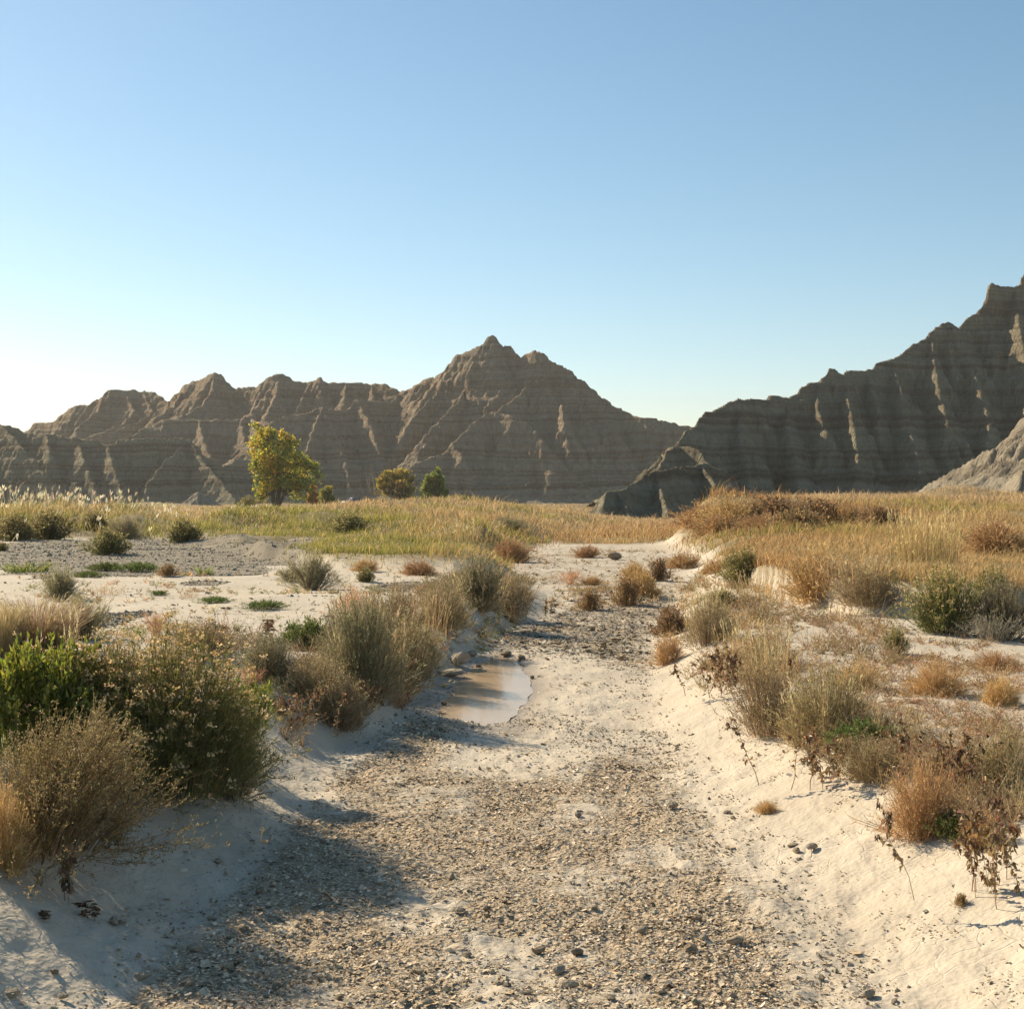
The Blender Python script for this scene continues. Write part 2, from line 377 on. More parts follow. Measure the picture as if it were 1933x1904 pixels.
def massif(name, x0, x1, y0, y1, step, ridges, base, seed, mat, nd=9000, nb=10, flute=.9, fl_wl=7.0, pr=1.0, led=1.0, gdep=1.5):
    nx_ = int((x1 - x0) / step) + 1; ny_ = int((y1 - y0) / step) + 1
    X, Y = np.meshgrid(np.linspace(x0, x1, nx_), np.linspace(y0, y1, ny_))
    wx = (fbm(X / 12, Y / 12, 4, seed) - .5) * 5; wy = (fbm(X / 12 + 50, Y / 12, 4, seed + 3) - .5) * 5
    Hh = np.full(X.shape, base - 2.0); SS = np.zeros(X.shape); DD = np.zeros(X.shape)
    for ri, (pts, sl_) in enumerate(ridges):
        d0_ = pts[0][2]
        P3 = np.array([up(u_, v_, (d0_ - (d0_ - D_) * pr) if ri else D_) for u_, v_, D_ in pts]); acc = 0.0
        for i in range(len(P3) - 1):
            a, b = P3[i], P3[i + 1]
            e = b[:2] - a[:2]; L = np.hypot(*e) + 1e-9
            hmax = max(a[2], b[2]) - base
            reach = hmax / sl_ * 1.7 + 12
            m = (X > min(a[0], b[0]) - reach) & (X < max(a[0], b[0]) + reach) & (Y > min(a[1], b[1]) - reach) & (Y < max(a[1], b[1]) + reach)
            if not m.any(): acc += L; continue
            xs, ys = X[m], Y[m]
            tr_ = ((xs - a[0]) * e[0] + (ys - a[1]) * e[1]) / (L * L)
            t_ = np.clip(tr_, 0, 1)
            d0 = np.hypot(xs - a[0] - t_ * e[0], ys - a[1] - t_ * e[1])
            k = np.clip(d0 / 10, 0, 1)
            d = np.hypot(xs + wx[m] * k - a[0] - t_ * e[0], ys + wy[m] * k - a[1] - t_ * e[1])
            hr = a[2] + (b[2] - a[2]) * t_ - base
            ang = np.arctan2(ys - a[1] - t_ * e[1], xs - a[0] - t_ * e[0])
            s_ = acc + t_ * L + ang * 3.0
            fl = (ridg(s_ / fl_wl + .35 * fbm(xs / 9, ys / 9, 2, seed + 9), d / 60 + ri * 7.3, 2, seed + ri) - .55)
            d = np.maximum(d - fl * flute * 4.0 * np.clip(d / 9, 0, 1), 0)
            q = d / np.maximum(hr / sl_ * 1.28, .5)
            hh = hr * np.clip(1 - q, 0, 1) ** 1.28 - np.maximum(q - 1, 0) * 2
            old = Hh[m]; win = base + hh > old
            Hh[m] = np.where(win, base + hh, old); SS[m] = np.where(win, s_ + ri * 517.3, SS[m]); DD[m] = np.where(win, d0, DD[m])
            acc += L
    dm = Hh > base - .5
    # gullies cut down the faces
    gul = np.zeros(X.shape)
    for wl_, dep_ in ((fl_wl * 2.4, 1.0), (fl_wl * 1.1, .55), (fl_wl * .5, .3)):
        wv_ = SS / wl_ + 1.3 * (fbm(X / (wl_ * 1.6), Y / (wl_ * 1.6), 3, seed + 71) - .5)
        nn_ = 1 - np.abs(2 * vn(wv_, DD / (wl_ * 7), seed + 83) - 1)
        gul += dep_ * np.clip(nn_ - .55, 0, 1) ** 1.25 * 2.4 * ss(DD / (wl_ * 1.3))
    Hh -= dm * gul * gdep * fl_wl * .42 * ss((Hh - base) / (fl_wl * 1.2))
    Hh += dm * ((fbm(X / (step * 5), Y / (step * 5), 3, seed + 21) - .5) * step * 1.7)
    cells = Hh / step
    cells = erode(cells, nd, nb, seed=seed)
    Hh = cells * step
    # harder beds stand out as small ledges
    zz = Hh + (fbm(X / 30, Y / 30, 2, seed + 5) - .5) * 2.0
    Hh = Hh + led * dm * .34 * np.sin(zz * 1.9) * ss((Hh - base) / 6) + led * dm * .16 * np.sin(zz * 5.3 + 1) * ss((Hh - base) / 6)
    me = mesh_np(name, np.stack([X.ravel(), Y.ravel(), Hh.ravel()], 1), grid_faces(ny_, nx_), mat, smooth=True)
    o = link(name, me, kind='structure')
    return o, X, Y, Hh

def rock_material(name, tone, band, RB=1.1):
    t = NT(name)
    P = t.pos()
    sp = t.n('SeparateXYZ'); t.l(P, sp.inputs[0])
    nb = t.noise(.035, 3, .5, P); nf = t.noise(.6, 5, .65, P)
    zz = t.math('ADD', sp.outputs[2], t.math('ADD', t.math('MULTIPLY', nb, 5.0), t.math('MULTIPLY', nf, .9)))
    cb = t.n('CombineXYZ'); t.l(zz, cb.inputs[2])
    b1 = t.noise(.2, 2, .6, cb.outputs[0]); b2 = t.noise(.9, 2, .6, cb.outputs[0])
    f = t.math('ADD', t.math('MULTIPLY', b1, .72), t.math('MULTIPLY', b2, .28))
    c = t.ramp(f, [(.39, tone[0]), (.44, tone[1]), (.48, tone[2]), (.52, tone[1]), (.56, tone[3]), (.60, tone[1]), (.66, tone[2])])
    # warmer beds higher up
    hi = t.ramp(t.math('DIVIDE', t.math('ADD', sp.outputs[2], t.math('MULTIPLY', nb, 10)), 45), [(.15, (0, 0, 0)), (.6, (1, 1, 1))])
    c = t.mix(t.math('MULTIPLY', hi, band), c, (.38, .265, .175))
    c = t.mix(t.ramp(nf, [(.35, (0, 0, 0)), (.75, (.5, .5, .5))]), c, t.mix(1, c, (.68, .66, .64), 'MULTIPLY'))
    stk = t.noise(.55, 5, .7, t.scaled(P, (1, 1, .07)), .8)
    c = t.mix(1, c, t.ramp(stk, [(.32, (.8, .8, .81)), (.5, (1, 1, 1)), (.68, (1.16, 1.14, 1.1))]), 'MULTIPLY')
    h = t.noise(.7, 6, .75, t.scaled(P, (1, 1, .4)))
    ril = t.noise(1.3, 4, .65, t.scaled(P, (1, 1, .1)), .6)
    b = t.bump(t.math('ADD', t.math('ADD', h, t.math('MULTIPLY', ril, 1.8)), t.math('MULTIPLY', b2, .5)), 1.0, RB)
    t.surf(c, .95, .1, b)
    return t.m
M_ROCK = rock_material('badlands_claystone', [(.15, .112, .076), (.31, .25, .175), (.40, .345, .26), (.205, .132, .085)], .45)
M_ROCK2 = rock_material('olive_claystone', [(.14, .115, .077), (.28, .245, .165), (.36, .325, .23), (.185, .13, .085)], .25)
M_PALE = rock_material('pale_claystone', [(.22, .185, .135), (.30, .255, .19), (.33, .285, .215), (.26, .21, .15)], .1, .45)

main_ridges = [
    ([(-80, 860, 640), (0, 835, 630), (49, 814, 620), (66, 799, 615), (91, 800, 610), (102, 794, 608), (129, 773, 605), (152, 761, 602), (169, 763, 600), (176, 756, 600), (190, 751, 600),
      (200, 739, 600), (210, 734, 600), (237, 739, 600), (250, 737, 600), (271, 738, 600), (294, 741, 598), (318, 758, 590), (328, 758, 588), (342, 743, 585), (352, 722, 580), (382, 716, 575),
      (396, 707, 571), (406, 701, 570), (416, 705, 570), (423, 716, 570), (440, 731, 568), (487, 729, 565), (501, 716, 561), (515, 710, 560), (528, 705, 560), (548, 712, 560), (559, 717, 560), (582, 721, 559),
      (589, 715, 558), (606, 711, 556), (619, 721, 556), (654, 721, 555), (702, 725, 553), (731, 724, 550), (756, 739, 545), (770, 734, 538), (778, 732, 535), (790, 722, 533),
      (804, 713, 530), (821, 713, 528), (841, 696, 526), (861, 671, 523), (878, 661, 522), (899, 656, 521), (915, 646, 520), (924, 636, 520), (931, 632, 520), (937, 641, 520),
      (946, 650, 520), (964, 655, 519), (976, 676, 517), (984, 679, 516), (994, 672, 515), (1008, 664, 513), (1027, 670, 511), (1051, 688, 509), (1074, 695, 507), (1085, 708, 506), (1112, 727, 503),
      (1129, 743, 502), (1152, 759, 500), (1179, 776, 497), (1213, 787, 493), (1258, 796, 490), (1330, 808, 488), (1450, 800, 500)], 1.05),
    ([(1008, 661, 513), (1018, 690, 507), (1003, 712, 503), (976, 748, 495), (940, 774, 486), (929, 776, 483), (898, 792, 477), (885, 805, 474), (854, 836, 467), (838, 856, 462), (807, 863, 457), (773, 882, 450)], 1.1),
    ([(929, 776, 483), (970, 786, 478), (1003, 803, 474), (1024, 830, 468), (1060, 870, 462), (1095, 905, 455), (1112, 929, 450)], 1.1),
    ([(854, 836, 467), (874, 860, 460), (854, 888, 455), (844, 918, 450)], 1.3),
    ([(931, 635, 520), (925, 665, 515), (905, 700, 508), (880, 735, 500), (858, 765, 494), (830, 790, 488), (800, 825, 480)], 1.15),
    ([(980, 672, 517), (962, 703, 511), (930, 730, 503), (895, 755, 496), (860, 790, 489), (820, 815, 483), (790, 850, 474)], 1.15),
    ([(1008, 661, 513), (990, 700, 508), (955, 740, 500), (915, 765, 492)], 1.2),
    ([(861, 672, 523), (850, 710, 515), (820, 745, 508), (790, 775, 500), (770, 800, 494)], 1.15),
    ([(1051, 689, 509), (1075, 730, 500), (1100, 775, 490), (1120, 820, 480), (1140, 870, 470), (1150, 910, 462)], 1.1),
    ([(1112, 728, 503), (1150, 790, 490), (1180, 840, 478), (1200, 880, 470), (1215, 910, 462)], 1.1),
    ([(1213, 788, 493), (1230, 830, 482), (1245, 870, 472), (1260, 905, 465)], 1.1),
    ([(1060, 760, 492), (1065, 800, 480), (1075, 850, 470)], 1.2),
    ([(770, 734, 538), (736, 757, 525), (675, 752, 512), (654, 776, 505), (609, 770, 497), (560, 780, 492), (501, 797, 487)], 1.1),
    ([(609, 770, 497), (625, 800, 490), (640, 840, 480), (655, 880, 470), (660, 915, 462)], 1.1),
    ([(675, 752, 512), (700, 800, 497), (715, 850, 482), (725, 890, 470)], 1.1),
    ([(609, 770, 497), (590, 815, 484), (575, 860, 473), (560, 905, 462)], 1.1),
    ([(406, 703, 570), (402, 735, 560), (385, 760, 551), (345, 785, 540), (300, 800, 532)], 1.1),
    ([(528, 706, 560), (522, 745, 548), (505, 780, 537)], 1.15), ([(589, 715, 558), (575, 745, 549), (560, 775, 540)], 1.15),
    ([(352, 722, 580), (330, 765, 567), (290, 790, 558)], 1.15), ([(487, 729, 565), (478, 760, 553)], 1.2), ([(654, 721, 555), (650, 750, 543)], 1.2), ([(702, 725, 553), (705, 748, 543)], 1.2),
    ([(237, 827, 505), (275, 806, 512), (294, 796, 514), (319, 789, 514), (376, 791, 514), (455, 791, 513), (463, 781, 513), (470, 790, 513), (501, 797, 500)], 1.15),
    ([(376, 791, 514), (385, 830, 498), (400, 865, 485)], 1.15), ([(455, 791, 513), (465, 835, 497), (480, 875, 482), (490, 915, 468)], 1.15),
    ([(237, 739, 600), (255, 775, 585), (230, 800, 574), (170, 822, 565)], 1.1), ([(271, 738, 600), (290, 775, 585), (262, 795, 576), (215, 812, 568), (150, 827, 558)], 1.1),
    ([(924, 636, 520), (930, 627, 520), (937, 641, 520)], 3.0), ([(990, 668, 516), (1008, 657, 513), (1026, 665, 511)], 1.9), ([(868, 666, 522), (880, 660, 522), (900, 654, 521)], 2.2), ([(398, 706, 571), (406, 699, 570), (415, 703, 570)], 3.0), ([(200, 738, 600), (212, 732, 600)], 3.0),
    ([(200, 739, 600), (185, 775, 588), (150, 800, 578)], 1.15), ([(129, 773, 605), (110, 805, 592)], 1.15),
]
wall_ridges = [
    ([(-160, 765, 450), (-60, 785, 432), (0, 797, 425), (20, 804, 424), (49, 814, 422), (88, 816, 420), (146, 827, 418), (203, 836, 416), (240, 830, 418), (278, 827, 420), (330, 828, 423), (359, 829, 424), (372, 848, 420), (406, 871, 415), (420, 877, 415)], 1.1),
    ([(420, 877, 415), (450, 868, 425), (474, 866, 432), (540, 850, 455)], 1.1),
    ([(0, 797, 425), (40, 840, 412), (90, 895, 400), (132, 936, 392)], 1.15), ([(-60, 785, 432), (-40, 850, 412), (0, 920, 396)], 1.1),
    ([(359, 829, 424), (310, 870, 409), (280, 910, 399), (270, 942, 391)], 1.15), ([(359, 829, 424), (385, 870, 412), (420, 910, 400), (445, 942, 391)], 1.15),
    ([(146, 827, 418), (160, 870, 405), (185, 930, 393)], 1.15), ([(203, 836, 416), (215, 880, 403), (235, 938, 391)], 1.2), ([(88, 816, 420), (95, 850, 410)], 1.2),
    ([(474, 866, 432), (485, 905, 418), (500, 940, 405)], 1.1),
]
hill_ridges = [
    ([(1238, 888, 215), (1248, 871, 219), (1278, 831, 228), (1304, 806, 234), (1325, 784, 240), (1342, 776, 243), (1355, 765, 246), (1398, 756, 252), (1445, 754, 258), (1453, 743, 259), (1470, 743, 260), (1488, 747, 262), (1518, 731, 265), (1535, 720, 267), (1556, 709, 269),
      (1567, 700, 270), (1590, 705, 272), (1629, 700, 276), (1658, 684, 280), (1680, 681, 282), (1697, 667, 284), (1727, 648, 287), (1757, 628, 290), (1776, 609, 292), (1789, 603, 293), (1808, 614, 295), (1825, 603, 297), (1846, 584, 299), (1861, 572, 300), (1889, 566, 302), (1915, 560, 304),
      (1933, 545, 306), (1980, 490, 310), (2080, 440, 320), (2250, 500, 330)], 1.1),
    ([(1590, 706, 272), (1600, 755, 262), (1612, 800, 252), (1620, 860, 242), (1620, 930, 230)], 1.15),
    ([(1680, 682, 282), (1700, 730, 272), (1705, 778, 262), (1730, 850, 248), (1740, 925, 235)], 1.15),
    ([(1808, 615, 295), (1830, 680, 283), (1850, 740, 272), (1870, 800, 262), (1850, 880, 250)], 1.15),
    ([(1488, 747, 262), (1482, 800, 250), (1500, 860, 240), (1510, 930, 228)], 1.15),
    ([(1398, 757, 252), (1390, 810, 241), (1405, 870, 231), (1412, 930, 220)], 1.1),
    ([(1540, 722, 267), (1545, 775, 257), (1560, 815, 248)], 1.2), ([(1635, 700, 276), (1650, 745, 268), (1660, 785, 260)], 1.2), ([(1757, 629, 290), (1765, 690, 280), (1775, 745, 270), (1790, 800, 260)], 1.15),
    ([(1915, 542, 304), (1925, 620, 290), (1940, 700, 278), (1945, 790, 262)], 1.15),
    ([(1278, 832, 228), (1320, 850, 224), (1350, 885, 218)], 1.2),
    ([(1866, 536, 301), (1871, 529, 301), (1889, 538, 302), (1915, 539, 304), (1923, 529, 305), (1933, 516, 306), (1980, 468, 310)], 3.6),
    ([(1453, 743, 259), (1470, 744, 260)], 3.0), ([(1567, 699, 270), (1575, 701, 271)], 3.0), ([(1786, 602, 293), (1793, 603, 293)], 2.5),
]
nose_ridges = [([(1140, 944, 151), (1144, 926, 154), (1163, 923, 157), (1180, 919, 160), (1210, 900, 166), (1236, 889, 172), (1287, 880, 182), (1321, 872, 190), (1338, 873, 196), (1372, 892, 200)], 1.5),
               ([(1163, 924, 157), (1180, 950, 153), (1190, 975, 149)], 1.8), ([(1236, 890, 172), (1250, 930, 163), (1262, 965, 156)], 1.5), ([(1321, 873, 190), (1350, 910, 180)], 1.3)]
right_ridges = [([(1722, 930, 200), (1757, 909, 196), (1791, 888, 192), (1833, 866, 188), (1876, 845, 184), (1902, 819, 181), (1933, 785, 178), (2000, 740, 172), (2120, 700, 165)], 1.1),
                ([(1833, 866, 188), (1838, 900, 180), (1835, 930, 174)], 1.2), ([(1902, 819, 181), (1890, 870, 172), (1880, 920, 165)], 1.2), ([(1791, 888, 192), (1790, 920, 186)], 1.3)]
near_ridges = [([(1872, 938, 133), (1898, 909, 131), (1933, 875, 129), (2000, 840, 126), (2120, 830, 120)], 1.2), ([(1933, 875, 129), (1925, 910, 124), (1915, 940, 119)], 1.3)]
massifs = {}
massifs['main'] = massif('mountain', -262, 100, 428, 630, .58, main_ridges, -2.0, 7, M_ROCK, nd=24000, nb=4, flute=.4, fl_wl=4.2, pr=.97, gdep=2.4)
massifs['wall'] = massif('mountain_wall', -185, -40, 374, 462, .5, wall_ridges, -1.6, 19, M_ROCK2, nd=11000, nb=4, flute=.3, fl_wl=3.6, pr=.92, gdep=3.0)
massifs['hill'] = massif('hill', 14, 165, 205, 346, .44, hill_ridges, 0.4, 33, M_ROCK2, nd=22000, nb=4, fl_wl=4.6, flute=.3, pr=.92, gdep=3.4)
massifs['nose'] = massif('hill_spur', 6, 42, 140, 212, .26, nose_ridges, -1.4, 45, M_ROCK2, nd=7000, nb=4, fl_wl=1.8, flute=.16, led=.35, gdep=2.2)
massifs['right'] = massif('hill_foot', 42, 82, 152, 215, .35, right_ridges, .9, 57, M_PALE, nd=5000, nb=6, fl_wl=2.2, flute=.2, led=.4)
massifs['mound'] = massif('hill_foot', -80, -60, 326, 344, .3, [([(352, 944, 335), (366, 931, 335), (374, 927, 335), (384, 933, 335), (404, 943, 335)], .8)], -1.4, 71, M_PALE, nd=1200, nb=3, fl_wl=1.6, flute=.2, led=.3)
massifs['near'] = massif('hill_foot', 40, 62, 108, 146, .25, near_ridges, 1.0, 63, M_PALE, nd=4500, nb=6, fl_wl=1.4, flute=.14, led=.3)

# ------------------------------------------------------------------ air between here and the mountains
def haze_box():
    t = NT('thin_haze')
    v = t.n('VolumePrincipled'); v.inputs['Color'].default_value = (1, .95, .86, 1); v.inputs['Density'].default_value = 0.00016; v.inputs['Anisotropy'].default_value = .25
    t.l(v.outputs[0], t.out.inputs['Volume'])
    x0, x1, y0, y1, z0, z1 = -2700, 2700, -2700, 2700, -8, 85
    V = np.array([(x0, y0, z0), (x1, y0, z0), (x1, y1, z0), (x0, y1, z0), (x0, y0, z1), (x1, y0, z1), (x1, y1, z1), (x0, y1, z1)], float)
    Fc = np.array([(0, 3, 2, 1), (4, 5, 6, 7), (0, 1, 5, 4), (1, 2, 6, 5), (2, 3, 7, 6), (3, 0, 4, 7)])
    link('haze', mesh_np('haze', V, Fc, t.m), kind='stuff', label='thin pale haze in the air before the mountains', cat='haze')
haze_box()
# ------------------------------------------------------------------ plant materials
def plant_material(name, trans=.35, rough=.75, gain=1.25):
    t = NT(name)
    a = t.n('Attribute'); a.attribute_name = 'col'
    n = t.noise(23, 2, .5, t.pos())
    oi = t.n('ObjectInfo')
    c = t.mix(1, a.outputs['Color'], t.ramp(n, [(.3, (.75 * gain,) * 3), (.7, (1.2 * gain,) * 3)]), 'MULTIPLY')
    hs = t.n('HueSaturation'); t.l(c, hs.inputs['Color'])
    t.l(t.math('ADD', .485, t.math('MULTIPLY', oi.outputs['Random'], .03)), hs.inputs['Hue'])
    t.l(t.math('ADD', .82, t.math('MULTIPLY', oi.outputs['Random'], .36)), hs.inputs['Value'])
    c = hs.outputs[0]
    d = t.n('BsdfDiffuse'); t.l(c, d.inputs[0])
    tr = t.n('BsdfTranslucent'); t.l(c, tr.inputs[0])
    gl = t.n('BsdfGlossy'); gl.inputs['Roughness'].default_value = .45; gl.inputs[0].default_value = (.9, .9, .85, 1)
    m = t.n('MixShader'); m.inputs[0].default_value = trans; t.l(d.outputs[0], m.inputs[1]); t.l(tr.outputs[0], m.inputs[2])
    m2 = t.n('MixShader'); m2.inputs[0].default_value = .04; t.l(m.outputs[0], m2.inputs[1]); t.l(gl.outputs[0], m2.inputs[2])
    t.l(m2.outputs[0], t.out.inputs[0])
    return t.m
M_LEAF = plant_material('leaf', .55)
M_STEM = plant_material('dry_stem', .3)
M_GRASS = plant_material('grass_blade', .5)
M_HEAD = plant_material('seed_head', .45)

def unit(v): return v / (np.linalg.norm(v, axis=-1, keepdims=True) + 1e-9)
class PB:
    """collects ribbons and leaf faces of one part"""
    def __init__(s): s.V, s.C, s.Q, s.n = [], [], [], 0
    def add(s, V, C, Q):
        s.V.append(V.reshape(-1, 3)); s.C.append(C.reshape(-1, 3)); s.Q.append(Q.reshape(-1, 4) + s.n); s.n += V.size // 3
    def rib(s, P, w, col, g):
        N, K, _ = P.shape
        ch = unit(P[:, -1] - P[:, 0]); side = unit(np.cross(ch, g.normal(size=(N, 3))))
        w = np.broadcast_to(w, (N, K)) if np.ndim(w) < 2 else w
        o = side[:, None, :] * w[..., None] * .5
        V = np.stack([P - o, P + o], 2)
        if col.ndim == 2: col = np.broadcast_to(col[:, None, :], (N, K, 3))
        C = np.broadcast_to(col[:, :, None, :], (N, K, 2, 3))
        i = np.arange(N * K * 2).reshape(N, K, 2)
        Q = np.stack([i[:, :-1, 0], i[:, :-1, 1], i[:, 1:, 1], i[:, 1:, 0]], -1)
        s.add(V, np.ascontiguousarray(C), Q)
    def leaf(s, c, d, L, W, col, g, fold=.25):
        N = len(c); d = unit(d); side = unit(np.cross(d, g.normal(size=(N, 3)))); nn = np.cross(d, side)
        L = np.broadcast_to(L, N)[:, None]; W = np.broadcast_to(W, N)[:, None]
        V = np.stack([c, c + d * L * .45 + side * W * .5 + nn * W * fold, c + d * L, c + d * L * .45 - side * W * .5 + nn * W * fold], 1)
        C = np.repeat(col[:, None, :], 4, 1)
        s.add(V, C, np.arange(N * 4).reshape(N, 4))
    def mesh(s, name, mat):
        return mesh_np(name, np.concatenate(s.V), np.concatenate(s.Q), mat, np.concatenate(s.C))
def jit(cols, n, g, amt=.25):
    """n colours picked from a palette with a random change of value"""
    cols = np.array(cols, float); c = cols[g.integers(0, len(cols), n)]
    return np.clip(c * (1 + g.normal(0, amt, (n, 1))) * (1 + g.normal(0, amt * .25, (n, 3))), .01, .9)
def along(P, t):
    N, K, _ = P.shape; x = t * (K - 1); i = np.minimum(x.astype(int), K - 2); f = (x - i)[..., None]
    n = np.arange(N).reshape((N,) + (1,) * (t.ndim - 1))
    return P[n, i] * (1 - f) + P[n, i + 1] * f, unit(P[n, i + 1] - P[n, i])

def bush(g, n, r, h, K=5, base=.18, flat=.5, sw=.004, stem_c=((.2, .15, .08),), nb=6, bl=.3, bspread=.7, t0=.35, bw=None, lv=0, ll=.03, lw=.006, leaf_c=((.1, .12, .04),),
         heads=0, hs=.012, hn=6, head_c=((.5, .38, .2),), upright=0., wild=.12, leaf_t0=.3, hspread=1.0, skew=(0, 0)):
    """a shrub r wide and h tall: arching stems, side twigs, leaves, flower or seed heads"""
    ph = g.uniform(0, 2 * np.pi, n); rho = np.sqrt(g.uniform(0, 1, n)) * (1 + g.normal(0, wild, n))
    lump = 1 + .28 * np.sin(ph * 2 + g.uniform(0, 6)) * rho + .2 * np.sin(ph * 5 + g.uniform(0, 6)) * rho
    lump = lump * np.where(g.random(n) < .06, g.uniform(1.15, 1.5, n), 1)
    top = h * (1 - flat * np.minimum(rho, 1.2) ** 2) * (g.uniform(.72, 1.06, n)) * (.62 + .4 * lump) * (1 + .22 * np.sin(ph * 3 + g.uniform(0, 6)) * np.minimum(rho, 1))
    E = np.stack([rho * r * np.cos(ph) * lump + skew[0] * top, rho * r * np.sin(ph) * lump + skew[1] * top, np.maximum(top, .05 * h)], 1)
    B = np.stack([np.cos(ph) * rho * base * r, np.sin(ph) * rho * base * r, np.full(n, -.02)], 1) + g.normal(0, .02 * r, (n, 3)) * (1, 1, 0)
    Cn = B * .65 + E * np.array([.35, .35, 0]) + np.stack([0 * ph, 0 * ph, E[:, 2] * (.62 + .2 * upright)], 1)
    t = np.linspace(0, 1, K)[None, :, None]
    P = (1 - t) ** 2 * B[:, None] + 2 * t * (1 - t) * Cn[:, None] + t * t * E[:, None]
    P[:, 1:] += g.normal(0, .012 * h, (n, K - 1, 3))
    st, lf, hd = PB(), PB(), PB()
    wid = sw * np.linspace(1.25, .45, K)[None, :] * g.uniform(.7, 1.3, (n, 1))
    st.rib(P, wid, jit(stem_c, n, g), g)
    if nb:
        tb = g.uniform(t0, 1, (n, nb)); S, T = along(P, tb)
        out = unit(S - np.array([0, 0, .25 * h]))
        D = unit(T * (1 - bspread * .5) + out * .45 * bspread + g.normal(0, .45 * bspread, S.shape) + np.array([0, 0, .18]))
        Lb = bl * h * g.uniform(.45, 1.15, (n, nb, 1)) * (1.15 - .5 * tb[..., None])
        mid = S + D * Lb * .5; en = S + D * Lb + np.array([0, 0, .12]) * Lb
        BP = np.stack([S, mid, en], 2).reshape(-1, 3, 3); m = len(BP)
        st.rib(BP, (bw or sw * .6) * np.array([[1, .8, .45]]), jit(stem_c, m, g), g)
        src = np.concatenate([BP])
    else:
        src = P
    if lv:
        k = g.integers(0, len(src), lv); tt = g.uniform(leaf_t0, 1, lv)
        S, T = along(src[k], tt)
        D = unit(T * .7 + g.normal(0, .55, S.shape) + np.array([0, 0, .15]))
        lf.leaf(S, D, ll * g.uniform(.5, 1.3, lv), lw * g.uniform(.6, 1.3, lv), jit(leaf_c, lv, g), g)
    if heads:
        z = src[:, -1, 2] + .35 * h * (np.hypot(src[:, -1, 0], src[:, -1, 1]) / r) ** 2
        pr = np.clip((z / h - .45), .01, 1) ** (2.0 if hspread < 1 else 1.0)
        k = g.choice(len(src), min(heads, len(src)), replace=False, p=pr / pr.sum()); c0 = src[k, -1]
        nn = len(k) * hn
        c = np.repeat(c0, hn, 0) + g.normal(0, hs * .75, (nn, 3)) * np.array([1.5, 1.5, .55])
        hd.leaf(c, g.normal(0, 1, (nn, 3)) + np.array([0, 0, .8]), hs * g.uniform(.8, 1.6, nn), hs * g.uniform(.8, 1.4, nn), np.repeat(jit(head_c, len(k), g, .15), hn, 0) * g.uniform(.75, 1.2, (nn, 1)), g)
    return dict(stems=(st, M_STEM), leaves=(lf, M_LEAF), flower_heads=(hd, M_HEAD))
def stalks(g, n, r, h, leaves=14, ll=.05, lw=.03, leaf_c=((.20, .125, .065), (.27, .18, .1), (.15, .09, .05)), stem_c=((.34, .24, .14),), sw=.005, side=3, burr=5):
    """dried cocklebur: a few stiff stalks with withered hanging leaves and burs"""
    B = g.normal(0, .5 * r, (n, 3)) * (1, 1, 0) + (0, 0, -.02)
    hh = h * g.uniform(.55, 1.05, n)
    E = B * 1.5 + np.stack([g.normal(0, .3 * r, n), g.normal(0, .3 * r, n), hh], 1)
    t = np.linspace(0, 1, 6)[None, :, None]
    P = B[:, None] * (1 - t) + E[:, None] * t + g.normal(0, .018 * h, (n, 6, 3)) * (t > 0)
    st, lf, hd = PB(), PB(), PB()
    st.rib(P, sw * np.linspace(1.2, .5, 6)[None, :], jit(stem_c, n, g), g)
    st.rib(P, sw * np.linspace(1.2, .5, 6)[None, :], jit(stem_c, n, g), g)
    tb = g.uniform(.25, .95, (n, side)); S, T = along(P, tb)
    D = unit(T * .8 + g.normal(0, .5, S.shape)); Lb = .28 * h * g.uniform(.5, 1.1, (n, side, 1))
    BP = np.stack([S, S + D * Lb * .5 + (0, 0, .01), S + D * Lb + np.array([0, 0, .03 * h])], 2).reshape(-1, 3, 3)
    st.rib(BP, sw * .6 * np.array([[1, .8, .5]]), jit(stem_c, len(BP), g), g)
    for src, cnt in ((P, n * leaves), (BP, n * leaves)):
        k = g.integers(0, len(src), cnt); S, T = along(src[k], g.uniform(.25, 1, cnt))
        D = g.normal(0, .55, S.shape) + np.array([0, 0, -.55])
        lf.leaf(S, D, ll * g.uniform(.5, 1.3, cnt), lw * g.uniform(.4, 1.2, cnt), jit(leaf_c, cnt, g, .3), g, .45)
    m = n * burr * 5; k = np.repeat(g.integers(0, len(BP), n * burr), 5); S, T = along(BP[k], np.repeat(g.uniform(.6, 1, n * burr), 5))
    hd.leaf(S + g.normal(0, ll * .12, S.shape), g.normal(0, 1, S.shape), ll * .5, ll * .36, jit(((.22, .125, .06), (.28, .16, .075)), m, g), g, .4)
    return dict(stems=(st, M_STEM), leaves=(lf, M_LEAF), burs=(hd, M_HEAD))
